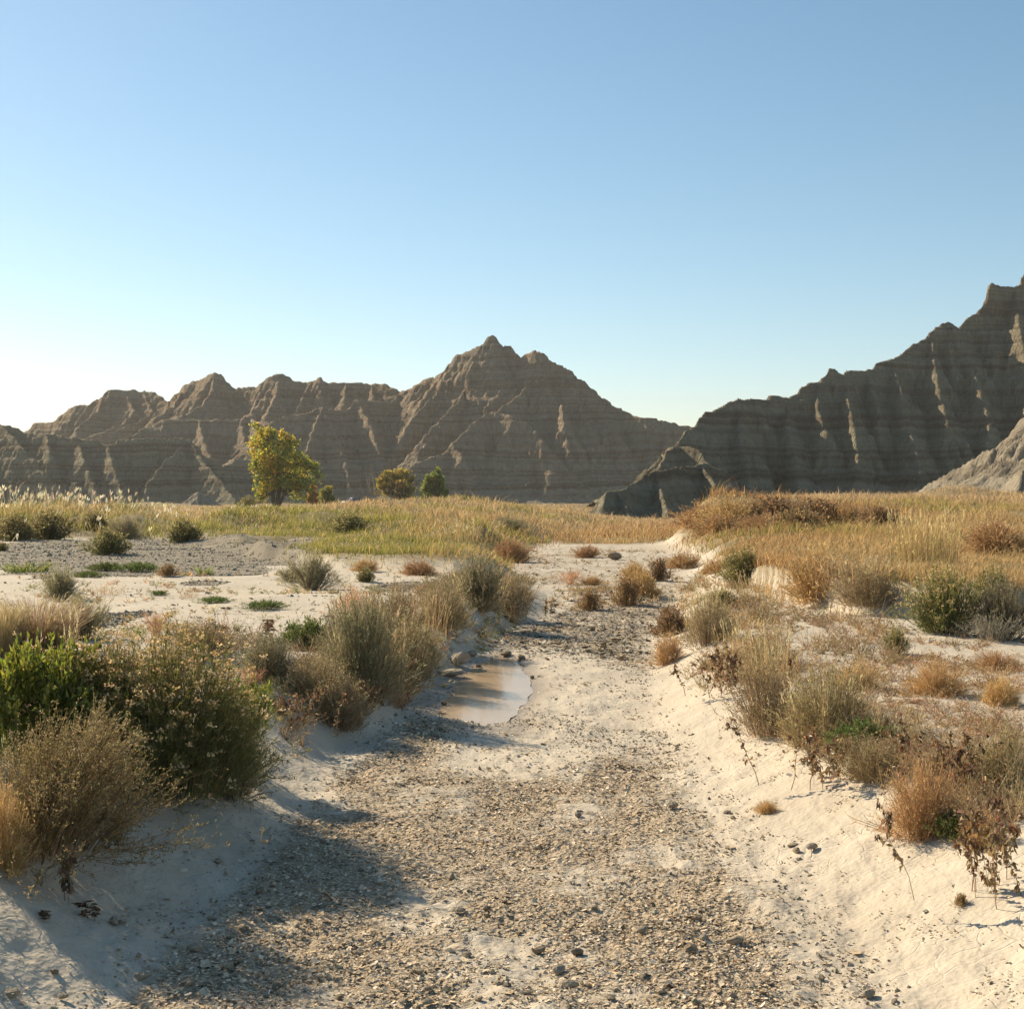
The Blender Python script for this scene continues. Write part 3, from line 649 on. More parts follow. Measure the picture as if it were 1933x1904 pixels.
def tuft(g, n, r, h, bw=.006, base_c=((.12, .13, .04),), tip_c=((.45, .35, .17),), lean=.25, K=4, heads=0, hl=.08, hw=.012, head_c=((.52, .42, .25),), base=.35, hmin=.5):
    """a clump of grass: curved blades, and stems with plumes"""
    ph = g.uniform(0, 2 * np.pi, n); rho = np.sqrt(g.uniform(0, 1, n))
    B = np.stack([np.cos(ph) * rho * r * base, np.sin(ph) * rho * r * base, np.full(n, -.02)], 1)
    hh = h * g.uniform(hmin, 1, n)
    off = r * (1 - base) * rho * g.uniform(.2, 1, n) + lean * hh * g.uniform(0, .6, n)
    ph2 = ph + g.normal(0, .5, n)
    t = np.linspace(0, 1, K)
    P = np.zeros((n, K, 3))
    for i, q in enumerate(t):
        P[:, i, 0] = B[:, 0] + np.cos(ph2) * off * q ** 2; P[:, i, 1] = B[:, 1] + np.sin(ph2) * off * q ** 2; P[:, i, 2] = B[:, 2] + hh * (q - .12 * q ** 3)
    pb, hd = PB(), PB()
    c0, c1 = jit(base_c, n, g), jit(tip_c, n, g)
    C = c0[:, None] * (1 - t[None, :, None]) + c1[:, None] * t[None, :, None]
    pb.rib(P, bw * np.linspace(1.1, .3, K)[None, :] * g.uniform(.6, 1.4, (n, 1)), C, g)
    if heads:
        k = g.choice(n, min(heads, n), replace=False); m = 7
        S, T = along(np.repeat(P[k], m, 0), np.repeat(np.linspace(.8, 1.0, m)[None], len(k), 0).ravel())
        hd.leaf(S, T + g.normal(0, .25, S.shape), hl * .42, hw, np.repeat(jit(head_c, len(k), g, .15), m, 0), g)
    return dict(blades=(pb, M_GRASS), seed_heads=(hd, M_HEAD))

# ------------------------------------------------------------------ prototypes (shared meshes) of each kind of plant
PROTO = {}
def proto(key, gen, r0, h0, **kw):
    g = np.random.default_rng(abs(hash(key)) % 1 + sum(ord(c) * (i + 3) for i, c in enumerate(key)))
    n = kw.pop('n')
    parts = gen(g, n, r0, h0, **kw)
    rename = {'flower_heads': HEADNAME.get(key.split('_')[0], 'flower_heads')}
    PROTO[key] = (r0, h0, [(rename.get(k, k), pb.mesh(key + '_' + k, mat)) for k, (pb, mat) in parts.items() if pb.n])
HEADNAME = dict(rabbit='flower_heads', brown='seed_heads', sage='seed_heads', thistle='seed_heads')
GREENS = ((.125, .14, .03), (.17, .18, .04), (.21, .205, .055))
CREAM = ((.62, .46, .22), (.68, .53, .29), (.52, .37, .16))
TAN = ((.40, .285, .15), (.33, .23, .12), (.46, .35, .2))
# near ones, fine
proto('rabbit_hero', bush, .62, .85, n=760, K=6, base=.5, flat=.62, t0=.15, sw=.0045, stem_c=((.16, .17, .06), (.22, .19, .09), (.13, .12, .05)), nb=7, bl=.2, bspread=.55, lv=26000, ll=.042, lw=.0052, leaf_c=GREENS,
      heads=700, hs=.0125, hn=9, head_c=CREAM, hspread=.5, wild=.2)
proto('brown_hero', bush, .56, .66, n=620, K=6, base=.55, flat=.7, t0=.15, sw=.0038, stem_c=((.20, .135, .07), (.26, .18, .10), (.15, .10, .055)), nb=10, bl=.2, bspread=.9, lv=24000, ll=.014, lw=.009,
      leaf_c=((.20, .15, .065), (.26, .19, .09), (.16, .14, .05)), heads=2600, hs=.0062, hn=3, head_c=((.36, .27, .15), (.26, .18, .09)), skew=(.45, -.1), wild=.3)
proto('sage_near', bush, .30, .36, n=330, K=5, base=.4, flat=.7, t0=.15, sw=.004, stem_c=((.25, .2, .13), (.18, .14, .09)), nb=8, bl=.28, bspread=.7, lv=9000, ll=.02, lw=.0052,
      leaf_c=((.215, .20, .105), (.27, .25, .14), (.18, .165, .08)), wild=.25, heads=140, hs=.006, hn=3, head_c=((.36, .29, .18),))
proto('sage_mid', bush, .45, .5, n=280, K=5, base=.3, flat=.62, t0=.15, sw=.007, stem_c=((.30, .25, .16), (.22, .18, .11)), nb=7, bl=.32, bspread=.5, lv=7500, ll=.04, lw=.008,
      leaf_c=((.24, .225, .125), (.30, .275, .165), (.2, .18, .095), (.32, .27, .15)), upright=.4, wild=.3)
proto('rabbit_mid', bush, .5, .5, n=340, K=5, base=.4, flat=.68, t0=.15, sw=.007, stem_c=((.17, .17, .07), (.24, .2, .1)), nb=6, bl=.25, bspread=.6, lv=8500, ll=.045, lw=.0085, leaf_c=GREENS + ((.17, .16, .06),),
      heads=480, hs=.013, hn=6, head_c=CREAM)
proto('rabbit_far', bush, .5, .5, n=170, K=4, base=.4, flat=.75, t0=.1, sw=.012, stem_c=((.15, .14, .06), (.22, .18, .09)), nb=5, bl=.25, bspread=.7, lv=3600, ll=.06, lw=.018, leaf_c=((.085, .095, .03), (.13, .125, .045), (.17, .15, .06)),
      heads=330, hs=.02, hn=4, head_c=((.55, .42, .2), (.42, .31, .14)))
proto('thistle_near', bush, .24, .26, n=300, K=5, base=.4, flat=.8, t0=.1, sw=.0035, stem_c=((.46, .29, .13), (.38, .23, .10), (.5, .34, .18)), nb=11, bl=.3, bspread=1.0, lv=6500, ll=.014, lw=.0038,
      leaf_c=((.60, .38, .16), (.52, .33, .15), (.62, .44, .22), (.42, .28, .12)), wild=.25)
proto('thistle_mid', bush, .4, .4, n=210, K=4, base=.45, flat=.75, t0=.1, sw=.008, stem_c=((.40, .24, .11), (.32, .2, .1), (.45, .3, .15)), nb=8, bl=.35, bspread=1.0, lv=3600, ll=.035, lw=.011,
      leaf_c=((.42, .25, .105), (.34, .21, .095), (.46, .31, .15)), wild=.22)
proto('pink_mid', bush, .4, .4, n=70, K=4, base=.15, flat=.3, sw=.007, stem_c=((.5, .26, .15), (.44, .24, .13)), nb=9, bl=.4, bspread=1.0, lv=900, ll=.03, lw=.009, leaf_c=((.55, .3, .17), (.48, .29, .16)), wild=.2)
proto('brown_mid', bush, .4, .4, n=240, K=5, base=.55, flat=.7, t0=.1, sw=.005, stem_c=((.33, .25, .14), (.26, .19, .10), (.4, .31, .18)), nb=9, bl=.32, bspread=.9, lv=5200, ll=.018, lw=.008,
      leaf_c=((.26, .2, .1), (.33, .26, .14), (.19, .17, .075), (.2, .14, .07)), heads=300, hs=.009, hn=3, head_c=TAN, wild=.22)
proto('dark_mid', bush, .4, .4, n=130, K=4, base=.5, flat=.65, t0=.1, sw=.007, stem_c=((.24, .16, .09), (.3, .22, .12)), nb=7, bl=.32, bspread=.9, lv=3000, ll=.045, lw=.02,
      leaf_c=((.22, .135, .065), (.29, .185, .085), (.17, .11, .055), (.34, .23, .11)), wild=.25)
proto('moss_low', bush, .4, .2, n=160, K=4, base=.5, flat=.4, sw=.006, stem_c=((.12, .13, .05),), nb=6, bl=.5, bspread=1, lv=5000, ll=.03, lw=.012, leaf_c=((.10, .14, .03), (.15, .19, .045), (.08, .10, .03)), wild=.25)
proto('cockle', stalks, .3, .42, n=15, leaves=16, ll=.042, lw=.024)
proto('cockle_b', stalks, .24, .45, n=13, leaves=22, ll=.038, lw=.024, leaf_c=((.20, .125, .065), (.30, .2, .11), (.15, .10, .055)))
proto('cockle_single', stalks, .035, .24, n=2, leaves=20, ll=.036, lw=.02, side=2, burr=3, sw=.004)
proto('lime_grass', tuft, .4, .4, n=900, bw=.0085, base_c=((.07, .11, .02), (.10, .14, .03)), tip_c=((.26, .31, .045), (.34, .34, .06), (.44, .32, .07)), lean=.35, base=.75, K=5)
proto('leafy', bush, .35, .32, n=200, K=5, base=.7, flat=.25, sw=.005, stem_c=((.1, .13, .03),), nb=6, bl=.4, bspread=1, lv=7000, ll=.032, lw=.016, leaf_c=((.14, .18, .025), (.21, .24, .03), (.30, .30, .05)), wild=.2)
proto('tan_tuft', tuft, .35, .4, n=1500, bw=.004, base_c=((.24, .17, .085),), tip_c=((.44, .33, .18), (.36, .26, .13), (.5, .4, .24)), lean=.6, base=.45, K=5, heads=60, hl=.06, hw=.006)
proto('gold_grass', tuft, .5, .7, n=420, bw=.0055, base_c=((.30, .22, .08), (.2, .17, .06)), tip_c=((.58, .42, .19), (.5, .36, .15)), lean=.12, base=.85, K=4, heads=160, hl=.1, hw=.011, head_c=((.62, .48, .25),), hmin=.3)
proto('thin_stems', tuft, .4, .5, n=130, bw=.0045, base_c=((.34, .23, .1),), tip_c=((.52, .36, .17), (.45, .32, .16)), lean=.22, base=.8, K=4, heads=60, hl=.07, hw=.008, hmin=.3)
proto('plume_grass', tuft, .12, .5, n=24, bw=.004, base_c=((.3, .22, .09),), tip_c=((.5, .38, .2),), lean=.3, base=.6, K=5, heads=12, hl=.09, hw=.008, head_c=((.62, .52, .36),), hmin=.6)
proto('green_tuft', tuft, .2, .18, n=120, bw=.009, base_c=((.10, .14, .03),), tip_c=((.2, .24, .06), (.3, .28, .1)), lean=.5, base=.5, K=4)
proto('grey_twigs', bush, .45, .35, n=110, K=5, base=.5, flat=.3, sw=.008, stem_c=((.30, .27, .21), (.38, .34, .27), (.24, .2, .15)), nb=7, bl=.45, bspread=1.2, lv=900, ll=.03, lw=.01, leaf_c=((.2, .19, .1), (.3, .26, .16)), wild=.3)

plant_count = [0]
def plant(name, key, u, v, wpx, hpx, label, cat, group=None, D=None, sink=.0):
    r0, h0, parts = PROTO[key]
    if D is None: x, y, z = at(u, v)
    else:
        x = (u - CX) / F * D; y = D; z = float(G(x, y))
    rr = wpx * .5 / F * y / r0 * 1.0; hh = hpx / F * y / h0
    e = bpy.data.objects.new(name, None); COL.objects.link(e)
    e.empty_display_size = .1
    e.location = (x, y, z - sink)
    e.scale = (rr, rr, hh)
    e.rotation_euler = (0, 0, 0 if 'hero' in key else random.uniform(0, 6.28))
    tag(e, None, label, cat, group)
    for pn, me in parts:
        o = bpy.data.objects.new(pn, me); COL.objects.link(o); o.parent = e
        if pn != 'stems' or 'cockle' in key or 'thin' in key: o['kind'] = 'stuff'
    plant_count[0] += 1
    return e
# ------------------------------------------------------------------ water
def water_mat():
    t = NT('muddy_water')
    n = t.noise(3, 3, .5, t.scaled(t.pos(), (1, .3, 1)))
    c = t.ramp(n, [(.3, (.43, .315, .205)), (.7, (.51, .385, .265))])
    b = t.bump(t.noise(14, 2, .5, t.scaled(t.pos(), (1, .25, 1))), .06, .01)
    p = t.surf(c, .08, .3, b); p.inputs['IOR'].default_value = 1.17
    return t.m
M_WATER = water_mat()
def pool(name, poly, z, mat):
    c = poly.mean(0); q = [poly[0]]
    P = []
    for i in range(len(poly)):
        a, b = poly[i], poly[(i + 1) % len(poly)]
        for k in range(4): P.append(a + (b - a) * k / 4)
    P = np.array(P)
    for _ in range(2): P = (np.roll(P, 1, 0) + 2 * P + np.roll(P, -1, 0)) / 4
    P = c + (P - c) * (1.07 + .05 * np.sin(np.arange(len(P)) * 1.7)[:, None])
    n = len(P); V = [np.append(c, z)]
    for k in (.5, 1.0): V += [np.append(c + (p - c) * k, z) for p in P]
    fc3 = np.array([(0, 1 + i, 1 + (i + 1) % n) for i in range(n)]); fc4 = np.array([(1 + i, 1 + n + i, 1 + n + (i + 1) % n, 1 + (i + 1) % n) for i in range(n)])
    return link(name, mesh_np(name, np.array(V), [fc3, fc4], mat), kind='structure')
pool('water', PUDW, PUDZ + .008, M_WATER)

# ------------------------------------------------------------------ road, sign, car
def simple(name, col, rough=.6, metal=0., spec=.4):
    t = NT(name); n = t.noise(6, 3, .6, t.pos())
    c = t.mix(n, tuple(k * .82 for k in col), tuple(min(1, k * 1.15) for k in col))
    p = t.surf(c, rough, spec); p.inputs['Metallic'].default_value = metal
    return t.m
M_ASPH = simple('asphalt', (.20, .19, .18), .9)
rx = np.linspace(-150, 30, 61); ry = 298 + (rx + 20) * -.02
rv = np.concatenate([np.stack([rx, ry - 3.6, G(rx, ry) + .12], 1), np.stack([rx, ry + 3.6, G(rx, ry) + .12], 1)])
i = np.arange(60); link('road', mesh_np('road', rv, np.stack([i, i + 1, i + 62, i + 61], 1), M_ASPH), kind='structure')

def box_np(x0, x1, y0, y1, z0, z1, tx0=None, tx1=None, ty0=None, ty1=None):
    tx0 = x0 if tx0 is None else tx0; tx1 = x1 if tx1 is None else tx1; ty0 = y0 if ty0 is None else ty0; ty1 = y1 if ty1 is None else ty1
    V = np.array([(x0, y0, z0), (x1, y0, z0), (x1, y1, z0), (x0, y1, z0), (tx0, ty0, z1), (tx1, ty0, z1), (tx1, ty1, z1), (tx0, ty1, z1)], float)
    Fc = np.array([(0, 3, 2, 1), (4, 5, 6, 7), (0, 1, 5, 4), (1, 2, 6, 5), (2, 3, 7, 6), (3, 0, 4, 7)])
    return V, Fc
def joined(*bs):
    V, Fs, n = [], [], 0
    for v, f in bs: V.append(v); Fs.append(f + n); n += len(v)
    return np.concatenate(V), np.concatenate(Fs)
M_PAINT = simple('silver_paint', (.42, .44, .45), .3, .5); M_GLASS = simple('car_glass', (.03, .04, .045), .08, 0, .6); M_TYRE = simple('rubber', (.025, .025, .025), .85)
M_RIM = simple('wheel_alloy', (.4, .4, .4), .35, .8); M_LAMP = simple('lamp_glass', (.75, .75, .7), .15); M_RED = simple('tail_lamp', (.35, .03, .02), .2)
ce = bpy.data.objects.new('parked_car', None); COL.objects.link(ce)
cxw = (667 - CX) / F * 296; ce.location = (cxw, 296, float(G(cxw, 296)) + .12); ce.rotation_euler = (0, 0, R(-152))
tag(ce, None, 'silver station wagon on the far road, half hidden by the grassy rise', 'car')
def cpart(name, vf, mat, parent=ce, bevel=.04):
    o = link(name, mesh_np(name, vf[0], vf[1], mat), parent)
    if bevel:
        b = o.modifiers.new('bevel', 'BEVEL'); b.width = bevel; b.segments = 2
    return o
body = cpart('body', joined(box_np(-2.3, 2.3, -.92, .92, .32, .72), box_np(-2.28, 2.25, -.9, .9, .722, 1.05, -2.2, 2.1, -.84, .84)), M_PAINT)
cpart('cabin', box_np(-2.1, 1.2, -.8, .8, 1.052, 1.68, -1.85, .45, -.66, .66), M_GLASS)
cpart('roof', box_np(-1.9, .5, -.68, .68, 1.68, 1.76, -1.8, .4, -.6, .6), M_PAINT)
for yy in (-.62, .62): cpart('roof_rail', box_np(-1.6, .2, yy - .03, yy + .03, 1.765, 1.83), M_TYRE, bevel=.01)
for px_ in (-.5, .62):
    for sg in (-1, 1): cpart('pillar', box_np(px_ - .05, px_ + .05, sg * .8 - .025, sg * .8 + .025, 1.05, 1.68, px_ - .35 if px_ > .5 else px_ - .05, px_ - .25 if px_ > .5 else px_ + .05, sg * .665 - .02, sg * .665 + .02), M_PAINT, bevel=.01)
def wheel_mesh(r0, r1, w):
    n = 20; a = np.linspace(0, 2 * np.pi, n, endpoint=False); V = []
    for (r, y) in ((r0, -w), (r1, -w), (r1, w), (r0, w)): V += [(r * np.cos(k), y, r * np.sin(k)) for k in a]
    Fc = [(k * n + i, k * n + (i + 1) % n, ((k + 1) % 4) * n + (i + 1) % n, ((k + 1) % 4) * n + i) for k in range(4) for i in range(n)]
    return np.array(V), np.array(Fc)
for wx_ in (-1.4, 1.42):
    for wy_ in (-.86, .86):
        wl_ = cpart('wheel', wheel_mesh(.2, .34, .11), M_TYRE, bevel=0); wl_.location = (wx_, wy_, .34)
        rm = cpart('rim', wheel_mesh(.03, .215, .09), M_RIM, wl_, 0)
for sg in (-1, 1):
    cpart('headlight', box_np(2.24, 2.33, sg * .7 - .16, sg * .7 + .16, .74, .9), M_LAMP, bevel=.02)
    cpart('tail_light', box_np(-2.33, -2.24, sg * .78 - .09, sg * .78 + .09, .75, 1.0), M_RED, bevel=.02)
    cpart('mirror', box_np(.95, 1.08, sg * 1.0 - .09, sg * 1.0 + .09, 1.05, 1.2), M_PAINT, bevel=.02)
# curve warning sign
M_YEL = simple('yellow_sign', (.62, .33, .02), .5); M_BLK = simple('black_sign', (.012, .012, .012), .6); M_POST = simple('galvanised_post', (.28, .28, .27), .5, .6)
se = bpy.data.objects.new('road_sign', None); COL.objects.link(se); sx = (709.5 - CX) / F * 272
se.location = (sx, 272, float(G(sx, 272)))
zc = EYE + (HZ - 930) / F * 272 - se.location.z
tag(se, None, 'yellow diamond curve warning sign with a black left arrow on a post', 'road sign')
link('post', mesh_np('post', *box_np(-.035, .035, .03, .09, -.1, zc + .4), M_POST), se)
d = .56; V = [(-d, 0, zc), (0, 0, zc - d), (d, 0, zc), (0, 0, zc + d)]
V = np.array(V + [(x, .025, z) for x, _, z in V], float)
pl = link('panel', mesh_np('panel', V, np.array([(0, 1, 2, 3), (7, 6, 5, 4), (0, 4, 5, 1), (1, 5, 6, 2), (2, 6, 7, 3), (3, 7, 4, 0)]), M_YEL), se)
def flat(pts, y):
    me_ = bpy.data.meshes.new('mark'); me_.from_pydata([(a, y, zc + b) for a, b in pts] + [(a, y + .006, zc + b) for a, b in pts], [],
        [list(range(len(pts))), list(range(2 * len(pts) - 1, len(pts) - 1, -1))] + [(k, len(pts) + k, len(pts) + (k + 1) % len(pts), (k + 1) % len(pts)) for k in range(len(pts))])
    me_.materials.append(M_BLK); return me_
link('border', flat([(-.5, 0), (0, -.5), (.5, 0), (0, .5), (0, .47), (.47, 0), (0, -.47), (-.47, 0), (0, .47), (0, .5)], -.008), pl)
arc = [(.02, -.26), (.14, -.26), (.14, -.02), (.11, .08), (.02, .14), (-.07, .16), (-.07, .24), (-.25, .10), (-.07, -.04), (-.07, .05), (-.01, .03), (.02, -.03)]
link('arrow', flat(arc, -.012), pl)

# ------------------------------------------------------------------ trees
M_BARK = None
def bark():
    t = NT('bark'); P = t.pos(); n = t.noise(9, 5, .7, t.scaled(P, (1, 1, .2)))
    c = t.ramp(n, [(.3, (.06, .045, .03)), (.7, (.17, .13, .09))]); t.surf(c, .9, .2, t.bump(n, .8, .05)); return t.m
M_BARK = bark()
def tube(paths):
    V, Q, n0 = [], [], 0; n = 6
    for P, rad in paths:
        P = np.array(P); K = len(P); a = np.linspace(0, 2 * np.pi, n, endpoint=False)
        tang = unit(np.gradient(P, axis=0)); ref = np.array([.3, .9, .1]); s1 = unit(np.cross(tang, ref)); s2 = np.cross(tang, s1)
        V.append((P[:, None] + (s1[:, None] * np.cos(a)[None, :, None] + s2[:, None] * np.sin(a)[None, :, None]) * np.array(rad)[:, None, None]).reshape(-1, 3))
        i = np.arange(K * n).reshape(K, n) + n0; j = np.roll(i, -1, 1)
        Q.append(np.stack([i[:-1], j[:-1], j[1:], i[1:]], -1).reshape(-1, 4)); n0 += K * n
    return np.concatenate(V), np.concatenate(Q)
def tree(name, label, cat, u, v, D, blobs, trunks, nleaf, lsz, cols, yel, seed, group=None, bare=0):
    """blobs: foliage masses (u, v, ru, rv) as the photo shows them from here, each with its own depth"""
    g = np.random.default_rng(seed)
    x0 = (u - CX) / F * D; z0 = float(G(x0, D)); px = D / F
    e = bpy.data.objects.new(name, None); COL.objects.link(e); e.location = (x0, D, z0 - .1); tag(e, None, label, cat, group)
    paths = []; bl = []
    for (bu, bv, ru, rv) in blobs:
        r_ = ru * px
        bl.append((np.array([(bu - u) * px, (g.normal(0, r_ * .55) if bv < v - 30 else r_ * .9), EYE + (HZ - bv) * px - z0 + .1]), r_, rv * px))
    tops = []
    for (tu, tv, rb) in trunks:
        tp = np.array([(tu - u) * px, 0, EYE + (HZ - tv) * px - z0]); t = np.linspace(0, 1, 6)[:, None]
        b0 = np.array([np.sign(tu - u) * rb * .8, 0, 0])
        P = b0 * (1 - t) + tp * t + g.normal(0, .05, (6, 3)) * t; paths.append((P, rb * np.linspace(1.15, .45, 6))); tops.append((P, rb))
    C, N_, K_ = [], [], []
    tot = sum(b[1] ** 2 * b[2] for b in bl)
    for c, r_, rz in bl:
        P, rb = tops[int(g.integers(0, len(tops)))] if len(tops) else (None, 0)
        s0 = P[min(5, 2 + int(g.integers(0, 4)))]
        t = np.linspace(0, 1, 5)[:, None]
        B = s0 * (1 - t) ** 2 + 2 * t * (1 - t) * (s0 * .5 + c * .5 + np.array([0, 0, .12 * r_])) + c * t * t
        paths.append((B, rb * np.linspace(.5, .16, 5)))
        nt_ = max(5, int(14 * (r_ / 2) ** 1))
        for k in range(nt_):
            dv = unit(g.normal(size=3)); tip = c + dv * np.array([r_, r_, rz]) * g.uniform(.5, .98)
            m_ = (B[3] + tip) / 2 + g.normal(0, .15 * r_, 3) * .5
            paths.append((np.array([B[3] if g.random() < .5 else c, m_, tip]), rb * np.array([.16, .1, .04])))
            q = int(nleaf * (r_ * r_ * rz) / tot / nt_)
            ctr = tip + g.normal(0, 1, (q, 3)) * np.array([r_, r_, rz]) * .23
            C.append(ctr)
    C = np.concatenate(C); n = len(C)
    zr = (C[:, 2] - C[:, 2].min()) / np.ptp(C[:, 2]); xr_ = (C[:, 0] - C[:, 0].min()) / np.ptp(C[:, 0])
    pat = fbm(C[:, 0] * .9 + seed, C[:, 2] * .9 + C[:, 1], 2, seed)
    py = np.clip(yel[0] + yel[1] * (zr - .5) + yel[2] * (.5 - xr_) + 1.6 * (pat - .5), 0, .95)
    isy = g.random(n) < py
    col = np.where(isy[:, None], jit(cols[1], n, g), jit(cols[0], n, g))
    pb = PB(); pb.leaf(C, g.normal(0, 1, (n, 3)) + np.array([0, 0, -.2]), lsz * g.uniform(.6, 1.4, n), lsz * .8 * g.uniform(.6, 1.3, n), col, g, .2)
    tv_, tq = tube(paths)
    link('trunk', mesh_np('trunk', tv_, tq, M_BARK, smooth=True), e)
    link('crown', pb.mesh('crown', M_LEAF), e)
    if bare:
        bp = PB(); s = np.stack([g.normal(0, .35 * np.ptp(C[:, 0]), bare), g.normal(0, .5, bare), np.full(bare, C[:, 2].max() * .35)], 1)
        en = s * np.array([1.15, 1, 1]) + np.stack([g.normal(0, .3, bare), g.normal(0, .3, bare), g.uniform(.4, .72, bare) * C[:, 2].max()], 1)
        bp.rib(np.stack([s, (s + en) / 2 + g.normal(0, .1, s.shape), en], 1), .03, jit(((.3, .24, .17),), bare, g), g); link('bare_twigs', bp.mesh('bare_twigs', M_STEM), e)
    return e
GR = ((.22, .24, .035), (.27, .28, .045), (.17, .19, .03)); YE = ((.60, .43, .045), (.64, .42, .05), (.48, .38, .05), (.52, .30, .045))
tree('cottonwood_tree', 'tall cottonwood turning yellow at its top, standing in the grass before the mountains', 'tree', 520, 960, 180,
     [(484, 815, 15, 17), (505, 822, 16, 18), (540, 824, 13, 15), (525, 840, 22, 20), (495, 850, 24, 22), (552, 850, 20, 18), (520, 868, 30, 22), (482, 876, 14, 16), (565, 872, 24, 18), (548, 884, 34, 20),
      (590, 884, 16, 12), (500, 896, 24, 16), (535, 905, 30, 16), (580, 905, 22, 14), (604, 898, 8, 8), (492, 922, 22, 12), (488, 936, 14, 8), (562, 922, 22, 12), (562, 936, 14, 7), (484, 943, 10, 5)],
     [(514, 880, .3), (528, 870, .34), (556, 885, .2)], 13000, .3, (GR, YE), (.24, .45, .55), 3)
tree('young_cottonwood', 'broad bushy cottonwood with rusty yellow leaves beside the warning sign', 'tree', 745, 944, 205,
     [(722, 905, 10, 10), (735, 898, 13, 11), (752, 895, 14, 11), (768, 892, 12, 9), (775, 905, 9, 9), (728, 920, 16, 12), (750, 915, 20, 14), (770, 922, 12, 10), (742, 932, 20, 8), (763, 934, 12, 6)],
     [(738, 905, .16), (752, 900, .16), (766, 905, .12)], 7000, .26, (((.27, .28, .05), (.31, .30, .06)), ((.60, .48, .08), (.60, .44, .1), (.50, .42, .08))), (.45, .35, .35), 8, bare=70)
tree('young_cottonwood', 'small bright green cottonwood on the right of the two beside the knoll', 'tree', 818, 945, 205,
     [(822, 893, 9, 9), (812, 900, 11, 9), (826, 905, 11, 11), (805, 908, 9, 8), (815, 918, 15, 12), (832, 920, 10, 10), (800, 928, 8, 8), (822, 932, 18, 9), (838, 932, 8, 8), (798, 938, 8, 5)],
     [(815, 905, .15), (825, 905, .13)], 6000, .26, (((.18, .235, .035), (.23, .28, .045), (.13, .17, .03)), ((.42, .36, .06), (.38, .36, .06))), (.12, .3, .4), 12)
tree('yellow_sapling', 'golden yellow sapling just right of the tall cottonwood', 'tree', 588, 950, 200,
     [(587, 922, 7, 9), (583, 935, 9, 9), (592, 938, 9, 8), (590, 945, 11, 5)], [(586, 930, .08), (591, 930, .07)], 2200, .24, (((.2, .17, .04),), ((.46, .29, .035), (.42, .25, .03))), (.85, .1, .1), 14)
tree('round_shrub_tree', 'green shrubby sapling with a yellow side next to the golden one', 'tree', 616, 950, 204,
     [(610, 925, 9, 9), (620, 922, 8, 9), (614, 936, 13, 10), (624, 938, 8, 8), (616, 945, 15, 5)], [(612, 930, .09), (620, 930, .08)], 3000, .24, (((.17, .2, .04), (.22, .23, .05)), ((.55, .39, .05), (.45, .36, .06))), (.35, .2, .9), 16)
tree('olive_sapling', 'low yellow green sapling tucked between the two cottonwoods', 'tree', 772, 946, 203, [(768, 936, 7, 6), (778, 935, 6, 6), (773, 941, 10, 4)], [(770, 935, .06), (776, 935, .06)], 1100, .22, (((.18, .18, .04), (.14, .15, .04)), ((.34, .25, .06),)), (.3, .1, .1), 18)
# ------------------------------------------------------------------ shrubs and weeds, one by one
PL = plant
PL('rabbitbrush', 'rabbit_hero', 310, 1492, 440, 285, 'large green rabbitbrush with cream flower heads, on the shaded bank', 'shrub')
PL('rabbitbrush', 'rabbit_hero', 175, 1455, 300, 225, 'yellow green bush filling the gap behind the big brown weed bush', 'shrub').rotation_euler = (0, 0, 2.1)
PL('dry_weed_bush', 'brown_hero', 80, 1605, 400, 250, 'big brown dry weed bush leaning over the shaded sand bank', 'shrub')
PL('dry_weed_bush', 'thistle_near', 5, 1640, 120, 150, 'orange brown sprig bush cut by the edge of the picture', 'shrub')
PL('sagebrush', 'sage_near', 430, 1500, 190, 165, 'dark grey green sagebrush at the right foot of the large rabbitbrush', 'shrub')
PL('leafy_weed', 'leafy', 440, 1425, 110, 120, 'dark green leafy weed between the rabbitbrush and the sand', 'weed')
PL('leafy_weed', 'leafy', 40, 1430, 240, 185, 'leafy bright green weed patch left of the large rabbitbrush', 'weed')
PL('green_grass', 'lime_grass', 110, 1410, 270, 170, 'lime green grass clump backlit behind the dry weed bush', 'grass clump')
PL('green_grass', 'lime_grass', 215, 1440, 170, 165, 'yellow green grass growing into the side of the rabbitbrush', 'grass clump')
PL('tan_grass', 'tan_tuft', 70, 1235, 210, 135, 'tan brown tussock of fine dry grass behind the lime grass', 'grass clump')
PL('tan_grass', 'tan_tuft', 5, 1240, 110, 130, 'dry brown tussock at the picture edge beside the tan one', 'grass clump')
for (u, v, wd, h, lab) in ((60, 1400, 40, 240, 'tallest pale plume stems rising out of the lime grass'), (180, 1420, 50, 200, 'pale plume stems leaning in front of the rabbitbrush'), (135, 1270, 40, 150, 'thin plumes standing on the tan tussock')):
    PL('plume_grass', 'plume_grass', u, v, wd, h, lab, 'grass clump')
PL('sagebrush', 'sage_mid', 158, 1208, 90, 75, 'grey green sagebrush right behind the tan tussock', 'shrub')
PL('sagebrush', 'sage_mid', 112, 1130, 85, 52, 'low grey sagebrush on the sand behind the tan tussock', 'shrub')
PL('sagebrush', 'sage_near', 505, 1280, 125, 78, 'rounded olive sagebrush on the sand drift', 'shrub')
PL('sagebrush', 'sage_mid', 588, 1112, 92, 62, 'pale sagebrush standing alone on the white sand flat', 'shrub')
PL('sagebrush', 'sage_mid', 549, 1098, 50, 26, 'small low sagebrush against the left of the pale one', 'shrub')
PL('sagebrush', 'sage_near', 690, 1310, 150, 185, 'tall grey green sagebrush on the wash bank beside the puddle', 'shrub')
PL('dry_weed_bush', 'brown_mid', 765, 1280, 120, 110, 'brown bush on the bank edge above the boulder', 'shrub')
PL('dry_weed_bush', 'brown_mid', 740, 1220, 140, 110, 'tan weed bush between the two big sagebrushes', 'shrub')
